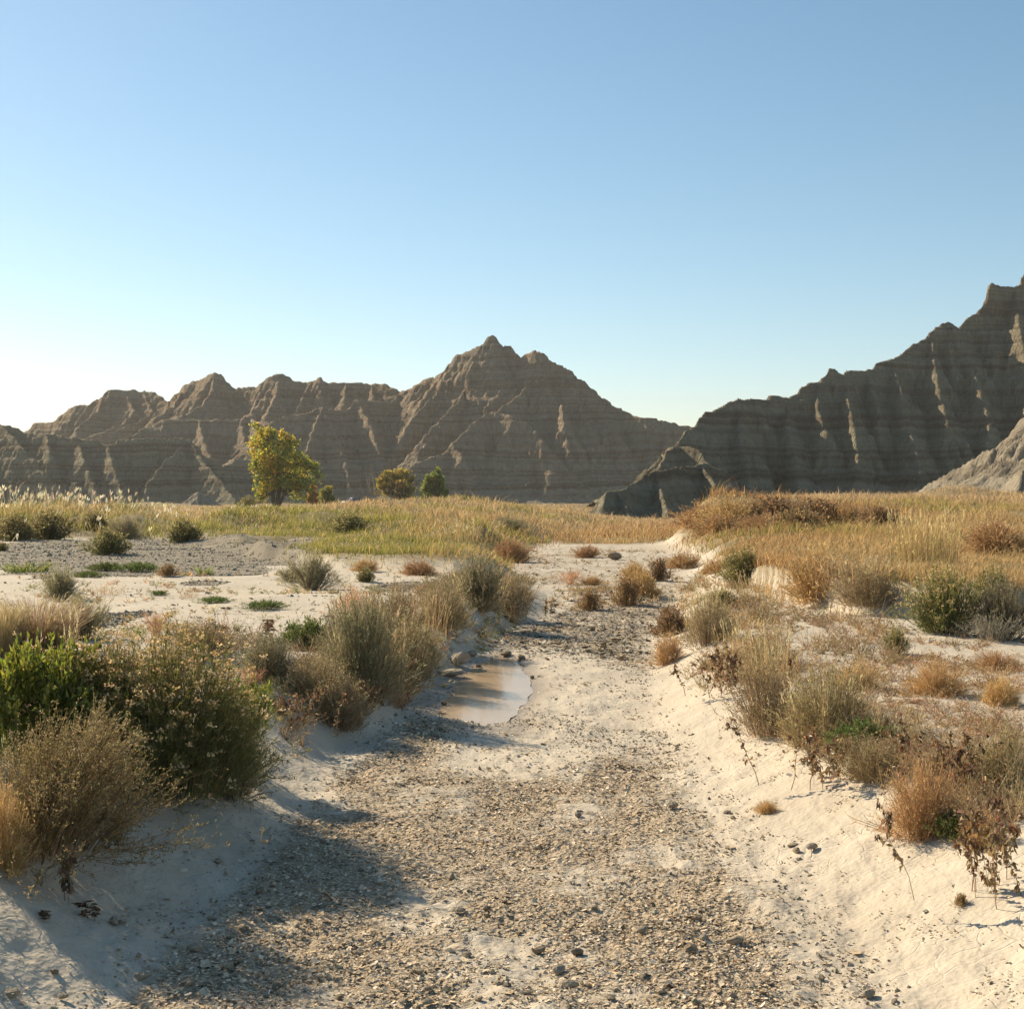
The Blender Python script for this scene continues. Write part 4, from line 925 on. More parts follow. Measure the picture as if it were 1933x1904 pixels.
PL('sagebrush', 'sage_mid', 905, 1150, 120, 95, 'silvery sagebrush on the bend of the wash', 'shrub')
PL('dry_weed_bush', 'brown_mid', 968, 1160, 95, 72, 'brown weed bush right of the silvery sagebrush', 'shrub')
PL('dry_weed_bush', 'brown_mid', 835, 1185, 120, 80, 'olive tan weed bush in front of the silvery sagebrush', 'shrub')
PL('leafy_weed', 'moss_low', 585, 1228, 120, 48, 'low dark green mat of weeds behind the olive sagebrush', 'weed')
PL('dry_weed_bush', 'brown_mid', 640, 1375, 130, 95, 'dry olive brown weed bush on the bank left of the puddle', 'shrub')
PL('cocklebur', 'cockle', 570, 1380, 120, 95, 'dark leaved withered cocklebur beside the olive brown bush', 'weed')
PL('cocklebur', 'cockle_b', 690, 1345, 80, 60, 'withered cocklebur under the tall sagebrush', 'weed')
PL('dry_weed_bush', 'brown_mid', 385, 1238, 110, 60, 'tan scrubby weed with dark stalks behind the sand drift', 'shrub')
PL('cocklebur', 'cockle_single', 508, 1205, 34, 40, 'dark bur stalk standing alone above the green mat', 'weed')
PL('cocklebur', 'cockle_single', 395, 1225, 30, 55, 'dark bur stalk in the tan scrubby weed', 'weed')
PL('pink_weed', 'pink_mid', 672, 1185, 120, 68, 'pinkish orange weed behind the tall sagebrush', 'weed')
PL('pink_weed', 'pink_mid', 293, 1200, 50, 42, 'small pink weed alone on the white sand by the rabbitbrush top', 'weed')
PL('pink_weed', 'pink_mid', 470, 1300, 60, 35, 'pinkish weed on the lee of the sand drift', 'weed')
PL('grass_tuft', 'green_tuft', 447, 1192, 22, 22, 'tiny green tuft alone on the white sand flat', 'grass clump')
PL('cocklebur', 'cockle_single', 125, 1712, 30, 125, 'withered curling weed stalk upright in the shaded sand', 'weed')
PL('cocklebur', 'cockle_single', 168, 1740, 30, 38, 'short dead weed stub right of the curling stalk', 'weed')
PL('cocklebur', 'cockle_single', 214, 1612, 24, 42, 'dead weed sprig below the rabbitbrush shadow', 'weed')
PL('cocklebur', 'cockle_single', 452, 1660 - 150, 26, 34, 'small dead weed at the foot of the dark sagebrush', 'weed')
PL('cocklebur', 'cockle_single', 82, 1738, 26, 18, 'stubby dead weed left of the curling stalk', 'weed')
PL('dry_weed_bush', 'brown_mid', 600, 1320, 150, 75, 'low tan scrub between the olive sagebrush and the tall grey one', 'shrub')
PL('sagebrush', 'sage_near', 660, 1255, 120, 110, 'greenish sagebrush pressed behind the tall grey one', 'shrub')
PL('dry_weed_bush', 'brown_mid', 800, 1255, 90, 70, 'brown scrub above the flat slab by the puddle', 'shrub')
PL('tall_grass', 'thin_stems', 700, 1300, 170, 190, 'thin straw stems sticking out of the tall grey sagebrush', 'grass clump')
PL('tall_grass', 'thin_stems', 905, 1150, 140, 100, 'straw stems around the silvery sagebrush', 'grass clump')
PL('tall_grass', 'thin_stems', 800, 1200, 130, 100, 'straw stems in the scrub behind the boulder', 'grass clump')
# left middle distance
PL('rabbitbrush', 'rabbit_far', 205, 1047, 88, 46, 'round rabbitbrush standing on the grey gravel slope', 'shrub')
PL('rabbitbrush', 'rabbit_far', 347, 1022, 76, 40, 'yellow tipped rabbitbrush at the edge of the grass terrace', 'shrub')
PL('rabbitbrush', 'rabbit_far', 92, 1018, 100, 48, 'widest rabbitbrush of the row above the gravel slope', 'shrub')
PL('rabbitbrush', 'rabbit_far', 28, 1020, 86, 46, 'rabbitbrush at the left end of the row above the gravel', 'shrub')
PL('rabbitbrush', 'rabbit_far', 178, 1000, 62, 32, 'small rabbitbrush behind the one on the gravel slope', 'shrub')
PL('sagebrush', 'sage_mid', 236, 1018, 64, 38, 'grey twiggy bush between the two yellow tipped rabbitbrushes', 'shrub')
PL('rabbitbrush', 'rabbit_far', 658, 1008, 96, 36, 'dark dome shaped rabbitbrush in the middle of the grass terrace', 'shrub')
PL('rabbitbrush', 'rabbit_far', 4, 1040, 24, 16, 'small golden shrub on the gravel at the picture edge', 'shrub')
PL('thistle_weed', 'dark_mid', 318, 1088, 40, 22, 'brown weed tuft at the foot of the gravel slope', 'weed')
PL('grass_tuft', 'green_tuft', 385, 1085, 50, 24, 'dull green grass tuft below the gravel slope', 'grass clump')
PL('leafy_weed', 'moss_low', 262, 1080, 70, 16, 'dark low weed mat below the gravel slope', 'weed')
PL('leafy_weed', 'moss_low', 200, 1078, 60, 14, 'flat green weed mat left of the dark one', 'weed')
PL('green_grass', 'green_tuft', 50, 1080, 150, 28, 'green grass strip on the gravel at the left edge', 'grass clump')
PL('leafy_weed', 'moss_low', 405, 1138, 60, 10, 'thin weed mat on the white flat', 'weed')
PL('leafy_weed', 'moss_low', 500, 1150, 70, 14, 'long low weed mat in the middle of the white flat', 'weed')
PL('leafy_weed', 'moss_low', 300, 1124, 30, 8, 'tiny weed mat in the back of the white flat', 'weed')
PL('leafy_weed', 'moss_low', 165, 1090, 60, 10, 'dark weed mat at the back edge of the white flat', 'weed')
PL('grass_tuft', 'thin_stems', 205, 1122, 80, 24, 'thin brown stems on the white flat behind the tussock', 'grass clump')
PL('grass_tuft', 'thin_stems', 355, 1128, 50, 20, 'short thin stems near the tiny weed mat', 'grass clump')
PL('tall_grass', 'thin_stems', 880, 1020, 160, 50, 'pale tall grass along the dark cut bank', 'grass clump')
PL('thistle_weed', 'thistle_mid', 965, 1060, 90, 40, 'orange weed bush where the grass terrace meets the wash', 'weed')
PL('thistle_weed', 'thistle_mid', 790, 1085, 80, 26, 'rusty weed at the foot of the terrace bank', 'weed')
PL('thistle_weed', 'thistle_mid', 690, 1078, 60, 22, 'brown weed in the shade of the terrace bank', 'weed')
PL('leafy_weed', 'rabbit_far', 690, 1098, 40, 26, 'small green shrub beside the path of sand near the terrace', 'shrub')
PL('rabbitbrush', 'sage_mid', 960, 1010, 80, 34, 'dark shrub on the cut bank above the wash', 'shrub')
PL('low_shrub', 'rabbit_far', 468, 965, 50, 26, 'low olive shrub left of the tall cottonwood', 'shrub', D=172)
PL('low_shrub', 'rabbit_far', 692, 946, 34, 18, 'tan shrub below the warning sign', 'shrub', D=255)
PL('low_shrub', 'grey_twigs', 722, 946, 60, 24, 'bare grey twiggy bush under the bushy cottonwood', 'shrub', D=198)
PL('low_shrub', 'rabbit_far', 876, 950, 24, 16, 'little shrub on the skyline of the knoll', 'shrub', D=112)
PL('low_shrub', 'rabbit_far', 914, 953, 16, 14, 'smallest shrub on the knoll right of the little one', 'shrub', D=112)
# the gravel bar at the bend and the far wash
PL('thistle_weed', 'dark_mid', 1182, 1142, 62, 50, 'dark brown weed on the front of the gravel bar', 'weed')
PL('thistle_weed', 'dark_mid', 1112, 1152, 46, 36, 'brown leafy weed on the sandy left end of the gravel bar', 'weed')
PL('thistle_weed', 'thistle_mid', 1212, 1122, 70, 46, 'rust brown weed bush topping the gravel bar', 'weed')
PL('thistle_weed', 'thistle_mid', 1196, 1096, 52, 34, 'reddish brown weed behind the gravel bar', 'weed')
PL('pink_weed', 'pink_mid', 1078, 1103, 60, 24, 'pink low weed on the left of the gravel bar', 'weed')
PL('pink_weed', 'thistle_mid', 1118, 1104, 50, 16, 'flat rusty weed beside the pink one', 'weed')
PL('thistle_weed', 'dark_mid', 1246, 1096, 44, 40, 'dark stalky weed at the right end of the gravel bar', 'weed')
PL('thistle_weed', 'thistle_mid', 1108, 1052, 60, 22, 'orange weed on the far gravel bank of the wash', 'weed')
PL('cocklebur', 'cockle_single', 1036, 1165, 16, 34, 'dark dead stalk on the shaded sand bank at the bend', 'weed')
PL('thistle_weed', 'thistle_mid', 1290, 1072, 80, 28, 'orange weed strip along the far right bank of the wash', 'weed')
PL('thistle_weed', 'thistle_mid', 1355, 1082, 70, 26, 'orange weed strip in front of the green rabbitbrush', 'weed')
# right side
PL('rabbitbrush', 'rabbit_mid', 1403, 1106, 96, 66, 'green rabbitbrush with tan heads alone by the right bank', 'shrub')
PL('rabbitbrush', 'rabbit_mid', 1788, 1195, 150, 112, 'golden headed rabbitbrush at the right, left of the dark one', 'shrub')
PL('rabbitbrush', 'sage_mid', 1895, 1205, 130, 100, 'dark green and grey bush right of the golden headed rabbitbrush', 'shrub')
PL('grey_twigs', 'grey_twigs', 1875, 1210, 110, 45, 'bare silver twigs under the dark green bush', 'shrub')
PL('rabbitbrush', 'rabbit_mid', 1872, 1140, 90, 62, 'tan headed rabbitbrush in the grass behind the golden one', 'shrub')
PL('rabbitbrush', 'rabbit_mid', 1692, 1235, 52, 48, 'small green rabbitbrush alone on the right sand', 'shrub')
PL('leafy_weed', 'rabbit_mid', 1362, 1150, 66, 38, 'yellow green bush among thin stems at the bend', 'shrub')
PL('thistle_weed', 'thistle_near', 1262, 1252, 66, 54, 'round orange tumbleweed on the edge of the wash', 'weed')
PL('thistle_weed', 'thistle_near', 1742, 1580, 150, 135, 'round orange tumbleweed on the near right sand', 'weed')
PL('leafy_weed', 'moss_low', 1800, 1580, 90, 38, 'dark green weed at the foot of the near tumbleweed', 'weed')
PL('cocklebur', 'cockle', 1552, 1492, 175, 135, 'withered cocklebur with dark hanging leaves on bare sand', 'weed')
PL('cocklebur', 'cockle_b', 1880, 1690, 170, 215, 'tall withered cocklebur at the right edge of the picture', 'weed')
PL('cocklebur', 'cockle', 1760, 1500, 190, 140, 'withered cocklebur standing behind the near tumbleweed', 'weed')
PL('cocklebur', 'cockle_b', 1362, 1312, 110, 105, 'dark cocklebur on the right bank across from the puddle', 'weed')
PL('cocklebur', 'dark_mid', 1268, 1200, 76, 52, 'dark brown weed leaning over the wash bank', 'weed')
PL('dry_weed_bush', 'brown_mid', 1452, 1385, 150, 130, 'olive tan weed bush on the right bank left of the wider one', 'shrub')
PL('dry_weed_bush', 'brown_mid', 1560, 1400, 190, 140, 'wide olive tan weed bush behind the bare sand cocklebur', 'shrub')
PL('leafy_weed', 'moss_low', 1635, 1418, 120, 48, 'bright green low weed right of the wide tan bush', 'weed')
PL('dry_weed_bush', 'brown_mid', 1895, 1500, 140, 125, 'grey olive bush at the right edge behind the tall cocklebur', 'shrub')
PL('dry_weed_bush', 'thistle_near', 1860, 1600, 90, 70, 'rusty dry bush between the near tumbleweed and the tall cocklebur', 'weed')
PL('tall_grass', 'thin_stems', 1315, 1180, 130, 110, 'thin tan stems on the right bank at the bend', 'grass clump')
PL('tall_grass', 'thin_stems', 1460, 1290, 160, 130, 'tall thin tan stems behind the dark cocklebur', 'grass clump')
PL('tall_grass', 'thin_stems', 1400, 1240, 130, 90, 'tan stems left of the tall thin ones', 'grass clump')
PL('tall_grass', 'thin_stems', 1690, 1400, 150, 80, 'row of thin straw stems right of the wide tan bush', 'grass clump')
PL('tall_grass', 'gold_grass', 1745, 1068, 150, 125, 'tall golden grass stand on the right terrace', 'grass clump')
PL('tall_grass', 'thin_stems', 1430, 1135, 120, 75, 'tan stems right of the green rabbitbrush', 'grass clump')
PL('thistle_weed', 'thistle_mid', 1545, 1132, 150, 85, 'orange tan weed bush on the right terrace bank', 'weed')
PL('dry_weed_bush', 'brown_mid', 1640, 1142, 150, 75, 'tan weed bush right of the orange one on the terrace bank', 'shrub')
PL('thistle_weed', 'thistle_mid', 1880, 1045, 140, 60, 'rusty weed bush in the grass at the right edge', 'weed')
PL('thistle_weed', 'thistle_near', 1772, 1312, 120, 60, 'sandy orange weed on the open right flat', 'weed')
PL('thistle_weed', 'thistle_near', 1888, 1330, 90, 50, 'pale rusty weed on the flat at the right edge', 'weed')
PL('thistle_weed', 'thistle_near', 1880, 1265, 100, 36, 'flat rusty weed below the dark green bush', 'weed')
PL('dry_weed_bush', 'thistle_near', 1620, 1300, 110, 45, 'low tan weed behind the wide tan bush', 'weed')
PL('thistle_weed', 'thistle_near', 1448, 1535, 50, 22, 'small flattened weed alone on the right sand', 'weed')
PL('thistle_weed', 'dark_mid', 1815, 1712, 30, 22, 'tiny brown sprig on the rippled sand', 'weed')
PL('dry_weed_bush', 'brown_mid', 1340, 1215, 120, 80, 'tan scrub behind the round orange tumbleweed', 'shrub')
PL('dry_weed_bush', 'brown_mid', 1650, 1470, 150, 70, 'low tan scrub between the two withered cockleburs', 'shrub')
PL('tall_grass', 'thin_stems', 1560, 1400, 200, 160, 'straw stems rising from the wide olive tan bush', 'grass clump')
PL('tall_grass', 'thin_stems', 1840, 1480, 180, 120, 'straw stems left of the grey olive bush', 'grass clump')
PL('tall_grass', 'thin_stems', 1620, 1110, 220, 75, 'tan grass heads along the top of the right terrace bank', 'grass clump')
# mound of rusty weeds
for key, u, v, wd, h, lab in (('thistle_mid', 1325, 996, 120, 42, 'bright rusty bush on the left slope of the weedy mound'), ('thistle_mid', 1385, 992, 150, 50, 'rust brown bush on the left shoulder of the weedy mound'),
                              ('dark_mid', 1455, 990, 150, 48, 'dark brown bush on the top of the weedy mound'), ('dark_mid', 1535, 992, 150, 46, 'dark brown bush on the right half of the weedy mound'),
                              ('thistle_mid', 1590, 992, 110, 42, 'rust brown bush on the right shoulder of the weedy mound'), ('dark_mid', 1500, 1003, 130, 40, 'dark brown bush low on the front of the weedy mound'), ('thistle_mid', 1360, 1006, 110, 34, 'orange bush at the left front foot of the weedy mound'), ('dark_mid', 1655, 988, 100, 30, 'low dark bush trailing off the right end of the mound'),
                              ('thistle_mid', 1440, 1004, 120, 32, 'rusty bush at the front foot of the weedy mound')):
    PL('thistle_weed', key, u, v, wd, h, lab, 'weed', group='weeds on the mound')

# dark shrubs on the slope left of the peak
o_, MX, MY, MH = massifs['main']
gd = np.random.default_rng(4)
U_ = CX + F * MX / MY; V_ = HZ - F * (MH - EYE) / MY
for (u, v) in ((637, 790), (640, 819), (630, 828), (659, 825), (672, 823), (675, 840), (645, 842), (655, 845), (675, 852), (688, 843), (698, 867), (676, 866), (616, 873), (617, 846)):
    dd = (U_ - u) ** 2 + (V_ - v) ** 2 + (MY - 430) * .02
    i_ = np.unravel_index(np.argmin(dd), dd.shape)
    D_ = MY[i_]
    e = PL('slope_shrub', 'rabbit_far', u, v, gd.uniform(7, 11), gd.uniform(4, 6), 'dark shrub dotted on the slope left of the main peak', 'shrub', 'dark shrubs on the slope', D=D_)
    e.location = (MX[i_], MY[i_], MH[i_] - .2)
# ------------------------------------------------------------------ prairie grass, weeds, flakes, gravel: what nobody could count
gxf, gyf, gzf = gx.ravel(), gy.ravel(), gz.ravel()
with np.errstate(divide='ignore', invalid='ignore'):
    gu = CX + F * gxf / gyf; gv = HZ - F * (gzf - EYE) / gyf
front = (gyf > 3) & (np.abs(gxf) < gyf * .46)
g = np.random.default_rng(77)
# grass
soil = gm[:, 1]; rr_ = np.hypot(gxf, gyf)
ok = front & (rr_ > 12) & (rr_ < 420) & ~((np.abs(gyf - 298) < 6) & (gxf < 30))
wgt = np.where(ok, np.clip(soil * 1.2 - .15, 0, 1), 0.0)
wgt *= np.where(rr_ < 40, 1.25, np.where(rr_ > 150, .45, 1.0))
wgt *= .08 + 2.4 * np.clip(fbm(gxf * 1.1, gyf * .6, 4, 131, .6) - .38, 0, 1) ** 1.2
NB = 205000
k = g.choice(len(gxf), NB, p=wgt / wgt.sum())
rb = rr_[k]
x = gxf[k] + g.normal(0, .008, NB) * rb; y = gyf[k] + g.normal(0, .012, NB) * rb
z = G(x, y) - .02
n1 = fbm(x * .13, y * .07, 3, 101); n2 = fbm(x * .6, y * .3, 3, 103); n3 = fbm(x * .05 + 4, y * .03, 2, 107)
left = x < xL(y)
edge = np.where(left, np.clip(1 - (xL(y) - x) / (2.0 + y * .03), 0, 1), np.clip(1 - (x - xR(y)) / (3.5 + y * .05), 0, 1))
green = np.where(left, np.clip(.68 + (n1 - .5) * 6.0 - (y - 40) / 150, 0, 1), np.clip((n1 - .52) * 4.0 + .1, 0, 1) * np.clip(1.6 - y / 55, 0, 1))
green = np.where(left & (x < -14) & (y < 75), np.clip(green + .4, 0, 1), green)
orange = .8 * np.clip(edge * 1.0 + (n2 - .6) * 2.2 + np.where(left, -.3, -.15), 0, 1) * np.clip(1.5 - y / 70, 0, 1)
orange = np.maximum(orange, np.clip(1.6 * np.exp(-((x - 8.9) / 4.2) ** 4 - ((y - 46) / 5) ** 2), 0, 1) * .85)
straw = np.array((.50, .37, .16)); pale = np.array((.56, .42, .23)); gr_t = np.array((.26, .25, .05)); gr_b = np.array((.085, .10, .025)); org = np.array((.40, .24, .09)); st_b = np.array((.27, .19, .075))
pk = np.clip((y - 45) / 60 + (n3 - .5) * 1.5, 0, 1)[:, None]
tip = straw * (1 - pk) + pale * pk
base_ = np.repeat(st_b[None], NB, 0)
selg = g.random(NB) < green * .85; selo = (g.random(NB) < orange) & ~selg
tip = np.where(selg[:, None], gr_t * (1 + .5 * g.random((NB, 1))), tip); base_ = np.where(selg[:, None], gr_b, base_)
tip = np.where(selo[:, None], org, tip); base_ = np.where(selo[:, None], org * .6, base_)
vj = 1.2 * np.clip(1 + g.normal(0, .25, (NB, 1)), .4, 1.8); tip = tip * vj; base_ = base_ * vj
tall = g.random(NB) < .05
hgt = (.02 + .22 * np.clip(n2 - .15, 0, 1) + .10 * g.random(NB) ** 2) * np.where(tall, 1.9, 1) * np.where(selg, .9, 1.0) * np.clip(rb / 30, .75, 1.5) * (.55 + .75 * np.clip(soil[k], 0, 1))
hgt *= np.where(left & (x < -15) & (y > 48) & (y < 75), 1.3, 1)
wd = np.maximum(.004, rb * .00042) * np.where(tall, .8, 1) * g.uniform(.6, 1.5, NB)
ln = g.normal(0, .5, (NB, 2)) * hgt[:, None] + np.array((.05, -.02))
P = np.zeros((NB, 3, 3))
P[:, 0] = np.stack([x, y, z], 1); P[:, 1] = P[:, 0] + np.stack([ln[:, 0] * .35, ln[:, 1] * .35, hgt * .58], 1); P[:, 2] = P[:, 0] + np.stack([ln[:, 0], ln[:, 1], hgt], 1)
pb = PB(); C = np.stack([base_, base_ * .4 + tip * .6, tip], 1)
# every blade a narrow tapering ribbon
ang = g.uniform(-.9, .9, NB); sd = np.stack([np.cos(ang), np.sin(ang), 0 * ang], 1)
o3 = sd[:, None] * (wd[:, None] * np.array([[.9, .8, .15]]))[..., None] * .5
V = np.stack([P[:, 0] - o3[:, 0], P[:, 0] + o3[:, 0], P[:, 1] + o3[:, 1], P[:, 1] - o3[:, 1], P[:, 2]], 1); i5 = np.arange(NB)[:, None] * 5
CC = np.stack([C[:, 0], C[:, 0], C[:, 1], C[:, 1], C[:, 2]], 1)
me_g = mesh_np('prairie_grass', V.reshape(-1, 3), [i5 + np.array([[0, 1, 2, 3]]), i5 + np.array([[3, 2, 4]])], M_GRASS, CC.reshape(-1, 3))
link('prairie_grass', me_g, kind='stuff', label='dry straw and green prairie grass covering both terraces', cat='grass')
# reed plumes on the left hump
m = 520; xx = g.normal(-21, 5.5, m); yy = g.normal(57, 6, m); zz = G(xx, yy)
hh = g.uniform(.6, 1.15, m) * np.clip(1.1 - np.abs(xx + 22) / 14, .3, 1)
b0 = np.stack([xx, yy, zz], 1); tp = b0 + np.stack([g.normal(.12, .12, m), g.normal(0, .1, m), hh], 1)
pb = PB(); pb.rib(np.stack([b0, (b0 + tp) / 2, tp], 1), .014, jit(((.4, .32, .19),), m, g), g)
pb.leaf(np.repeat(tp, 3, 0) - np.array([0, 0, .14]) + g.normal(0, .02, (3 * m, 3)), g.normal(0, .25, (3 * m, 3)) + np.array([.2, 0, 1]), .2, .045, np.repeat(jit(((.6, .52, .4), (.52, .43, .3)), m, g), 3, 0), g)
link('reed_plumes', pb.mesh('reed_plumes', M_GRASS), kind='stuff', label='pale feathery reed plumes along the crest of the green hump', cat='reeds')

# low weeds scattered over the sand
def inpoly(u, v, poly):
    ins = np.zeros(u.shape, bool); n = len(poly)
    for a in range(n):
        (x1, y1), (x2, y2) = poly[a], poly[(a + 1) % n]
        ins ^= ((y1 > v) != (y2 > v)) & (u < (x2 - x1) * (v - y1) / (y2 - y1 + 1e-9) + x1)
    return ins
def scatter(poly, n, clump=0.0, seed=1):
    m = front & inpoly(gu, gv, poly) & (soil < .5)
    idx = np.nonzero(m)[0]
    if clump:
        f = np.clip(fbm(gxf[idx] * clump, gyf[idx] * clump, 3, seed) - .42, 0, 1) ** 1.5 + .002
        return g.choice(idx, n, p=f / f.sum())
    return g.choice(idx, n)
def sprigs(name, polys, label, cat, cols, nst, hs, spread):
    pb = PB()
    for poly, n, cl in polys:
        i_ = scatter(poly, n, cl, 5)
        c = np.stack([gxf[i_], gyf[i_], gzf[i_]], 1); s = np.clip(c[:, 1] / 9, .55, 2.2)
        c = np.repeat(c, nst, 0); s = np.repeat(s, nst); N = len(c)
        hh = hs * g.uniform(.35, 1.2, N) * np.repeat(g.uniform(.5, 1.4, n), nst)
        d = unit(g.normal(0, 1, (N, 3)) * np.array((1, 1, 0)) * spread + np.array((0, 0, 1)) * g.uniform(.3, 1, (N, 1)))
        d = d * hh[:, None]
        P = np.stack([c - (0, 0, .005), c + d * .55 + g.normal(0, .1, (N, 3)) * hh[:, None], c + d + g.normal(0, .15, (N, 3)) * hh[:, None] * (1, 1, .3)], 1)
        col = np.repeat(jit(cols, n, g, .2), nst, 0) * g.uniform(.8, 1.2, (N, 1))
        pb.rib(P, (.0032 * s)[:, None] * np.array([[1, .8, .4]]), col, g)
        q = N * 2; kk = g.integers(0, N, q); S, T = along(P[kk], g.uniform(.3, 1, q))
        pb.leaf(S, T + g.normal(0, .7, S.shape), .014 * s[kk] * g.uniform(.6, 1.6, q), .006 * s[kk], col[kk], g)
    link(name, pb.mesh(name, M_STEM), kind='stuff', label=label, cat=cat)
flatR = [(1290, 1210), (1420, 1130), (1560, 1160), (1720, 1200), (1933, 1200), (1933, 1520), (1800, 1480), (1650, 1440), (1500, 1380), (1400, 1320)]
sprigs('low_weeds', [(flatR, 900, 1.6), ([(1600, 1250), (1960, 1230), (1960, 1560), (1700, 1450)], 500, 1.2), ([(1400, 1180), (1500, 1260), (1480, 1330), (1330, 1270)], 160, 0)],
       'low rusty dry weeds sprinkled over the sand of the right flat', 'weeds', ((.42, .26, .13), (.46, .33, .18), (.34, .23, .11), (.3, .2, .1)), 9, .085, 1.0)
sprigs('low_weeds', [([(0, 1085), (860, 1085), (840, 1140), (640, 1200), (560, 1250), (420, 1260), (230, 1230), (120, 1170)], 230, .9), ([(250, 1180), (420, 1180), (450, 1260), (330, 1300)], 120, 0), ([(480, 1280), (640, 1240), (640, 1330), (540, 1400)], 150, 0),
                     ([(700, 1150), (1000, 1120), (960, 1220), (800, 1260)], 200, 0)], 'thin tan and pink weeds dotted over the left white flat', 'weeds', ((.44, .27, .15), (.36, .28, .14), (.26, .24, .09)), 8, .09, .9)
sprigs('low_weeds', [([(990, 1040), (1300, 1040), (1300, 1090), (1260, 1140), (1040, 1150), (1000, 1100)], 260, .8)], 'small brown weeds over the gravel bar at the bend', 'weeds', ((.3, .19, .1), (.4, .25, .13), (.24, .18, .09)), 8, .1, 1.0)

sprigs('bank_weeds', [([(500, 1310), (640, 1190), (860, 1085), (1015, 1100), (985, 1175), (850, 1245), (760, 1335), (620, 1415), (540, 1410)], 520, 1.1), ([(330, 1190), (560, 1190), (640, 1260), (480, 1290), (360, 1250)], 90, 1.1)],
       'ragged dry grass and scrub along the left bank of the wash', 'weeds', ((.36, .27, .14), (.27, .22, .10), (.43, .31, .16), (.2, .18, .08)), 16, .2, .6)
sprigs('bank_weeds', [([(1235, 1150), (1330, 1080), (1430, 1110), (1500, 1260), (1700, 1390), (1933, 1470), (1933, 1640), (1640, 1480), (1420, 1370), (1300, 1290)], 620, 1.1), ([(1420, 1130), (1560, 1150), (1720, 1190), (1700, 1260), (1520, 1230)], 90, 1.2)],
       'ragged tan grass and scrub along the right bank of the wash', 'weeds', ((.43, .31, .16), (.35, .25, .12), (.48, .36, .2), (.25, .2, .09)), 16, .17, .6)

# curled mud flakes of the bed
ch = gm[:, 0]
def flakes(name, n, rlo, rhi, size, seed, label, cols):
    g = np.random.default_rng(seed)
    pat = fbm(gxf * 8, gyf * 6.5, 4, 201, .6)
    w_ = np.where(front & (rr_ > rlo) & (rr_ < rhi), np.clip(ch - .2 + (pat - .5) * 1.9, 0, 1), 0) * np.minimum(rr_, 9)
    k = g.choice(len(gxf), n, p=w_ / w_.sum())
    x = gxf[k] + g.normal(0, .02, n); y = gyf[k] + g.normal(0, .03, n)
    # height of the finished sheet nearby
    z = gzf[k]
    s = size * g.lognormal(0, .42, n) * np.clip(rr_[k] / 8, .8, 1.5)
    a = g.uniform(0, 2 * np.pi, n); ca, sa = np.cos(a), np.sin(a)
    asp = g.uniform(.45, 1.0, n); curl = g.uniform(-.1, .55, n)
    tx, ty = g.normal(0, .28, n), g.normal(0, .28, n)
    V = np.zeros((n, 3, 2, 3))
    for i, uu in enumerate((-1, 0, 1.)):
        for j, vv in enumerate((-1, 1.)):
            rad = (1 - .25 * abs(uu)) * g.uniform(.7, 1.2, n)
            lx = uu * s * .5 * g.uniform(.75, 1.2, n); ly = vv * s * asp * .5 * rad; lz = curl * s * .4 * (uu * uu) + tx * lx + ty * ly
            V[:, i, j, 0] = x + lx * ca - ly * sa; V[:, i, j, 1] = y + lx * sa + ly * ca; V[:, i, j, 2] = z + lz + .14 * s
    ii = np.arange(n * 6).reshape(n, 3, 2)
    Q = np.stack([ii[:, :-1, 0], ii[:, 1:, 0], ii[:, 1:, 1], ii[:, :-1, 1]], -1)
    pb = PB(); pb.add(V, np.ascontiguousarray(np.repeat((jit(cols, n, g, 0) * (1 + g.normal(0, .2, (n, 1))))[:, None], 6, 1)), Q)
    link(name, pb.mesh(name, M_FLAKE), kind='stuff', label=label, cat='mud flakes')
def earth_mat(name):
    t = NT(name); a = t.n('Attribute'); a.attribute_name = 'col'; n = t.noise(45, 3, .6, t.pos())
    t.surf(t.mix(1, a.outputs['Color'], t.ramp(n, [(.3, (.7, .7, .7)), (.7, (1.2, 1.2, 1.2))]), 'MULTIPLY'), 1.0, .03, t.bump(n, .4, .01)); return t.m
M_FLAKE = earth_mat('dry_mud'); M_STONE = earth_mat('claystone_pebble')
FC = ((.60, .47, .32), (.68, .555, .40), (.52, .395, .255), (.72, .61, .46), (.62, .49, .34))
flakes('mud_flakes', 78000, 3.8, 14, .0112, 5, 'curled dry mud flakes covering the near bed of the wash', FC)
flakes('mud_flakes', 16000, 14, 45, .016, 6, 'grey broken mud crust over the far bed of the wash', ((.42, .36, .27), (.34, .285, .21), (.50, .44, .345)))

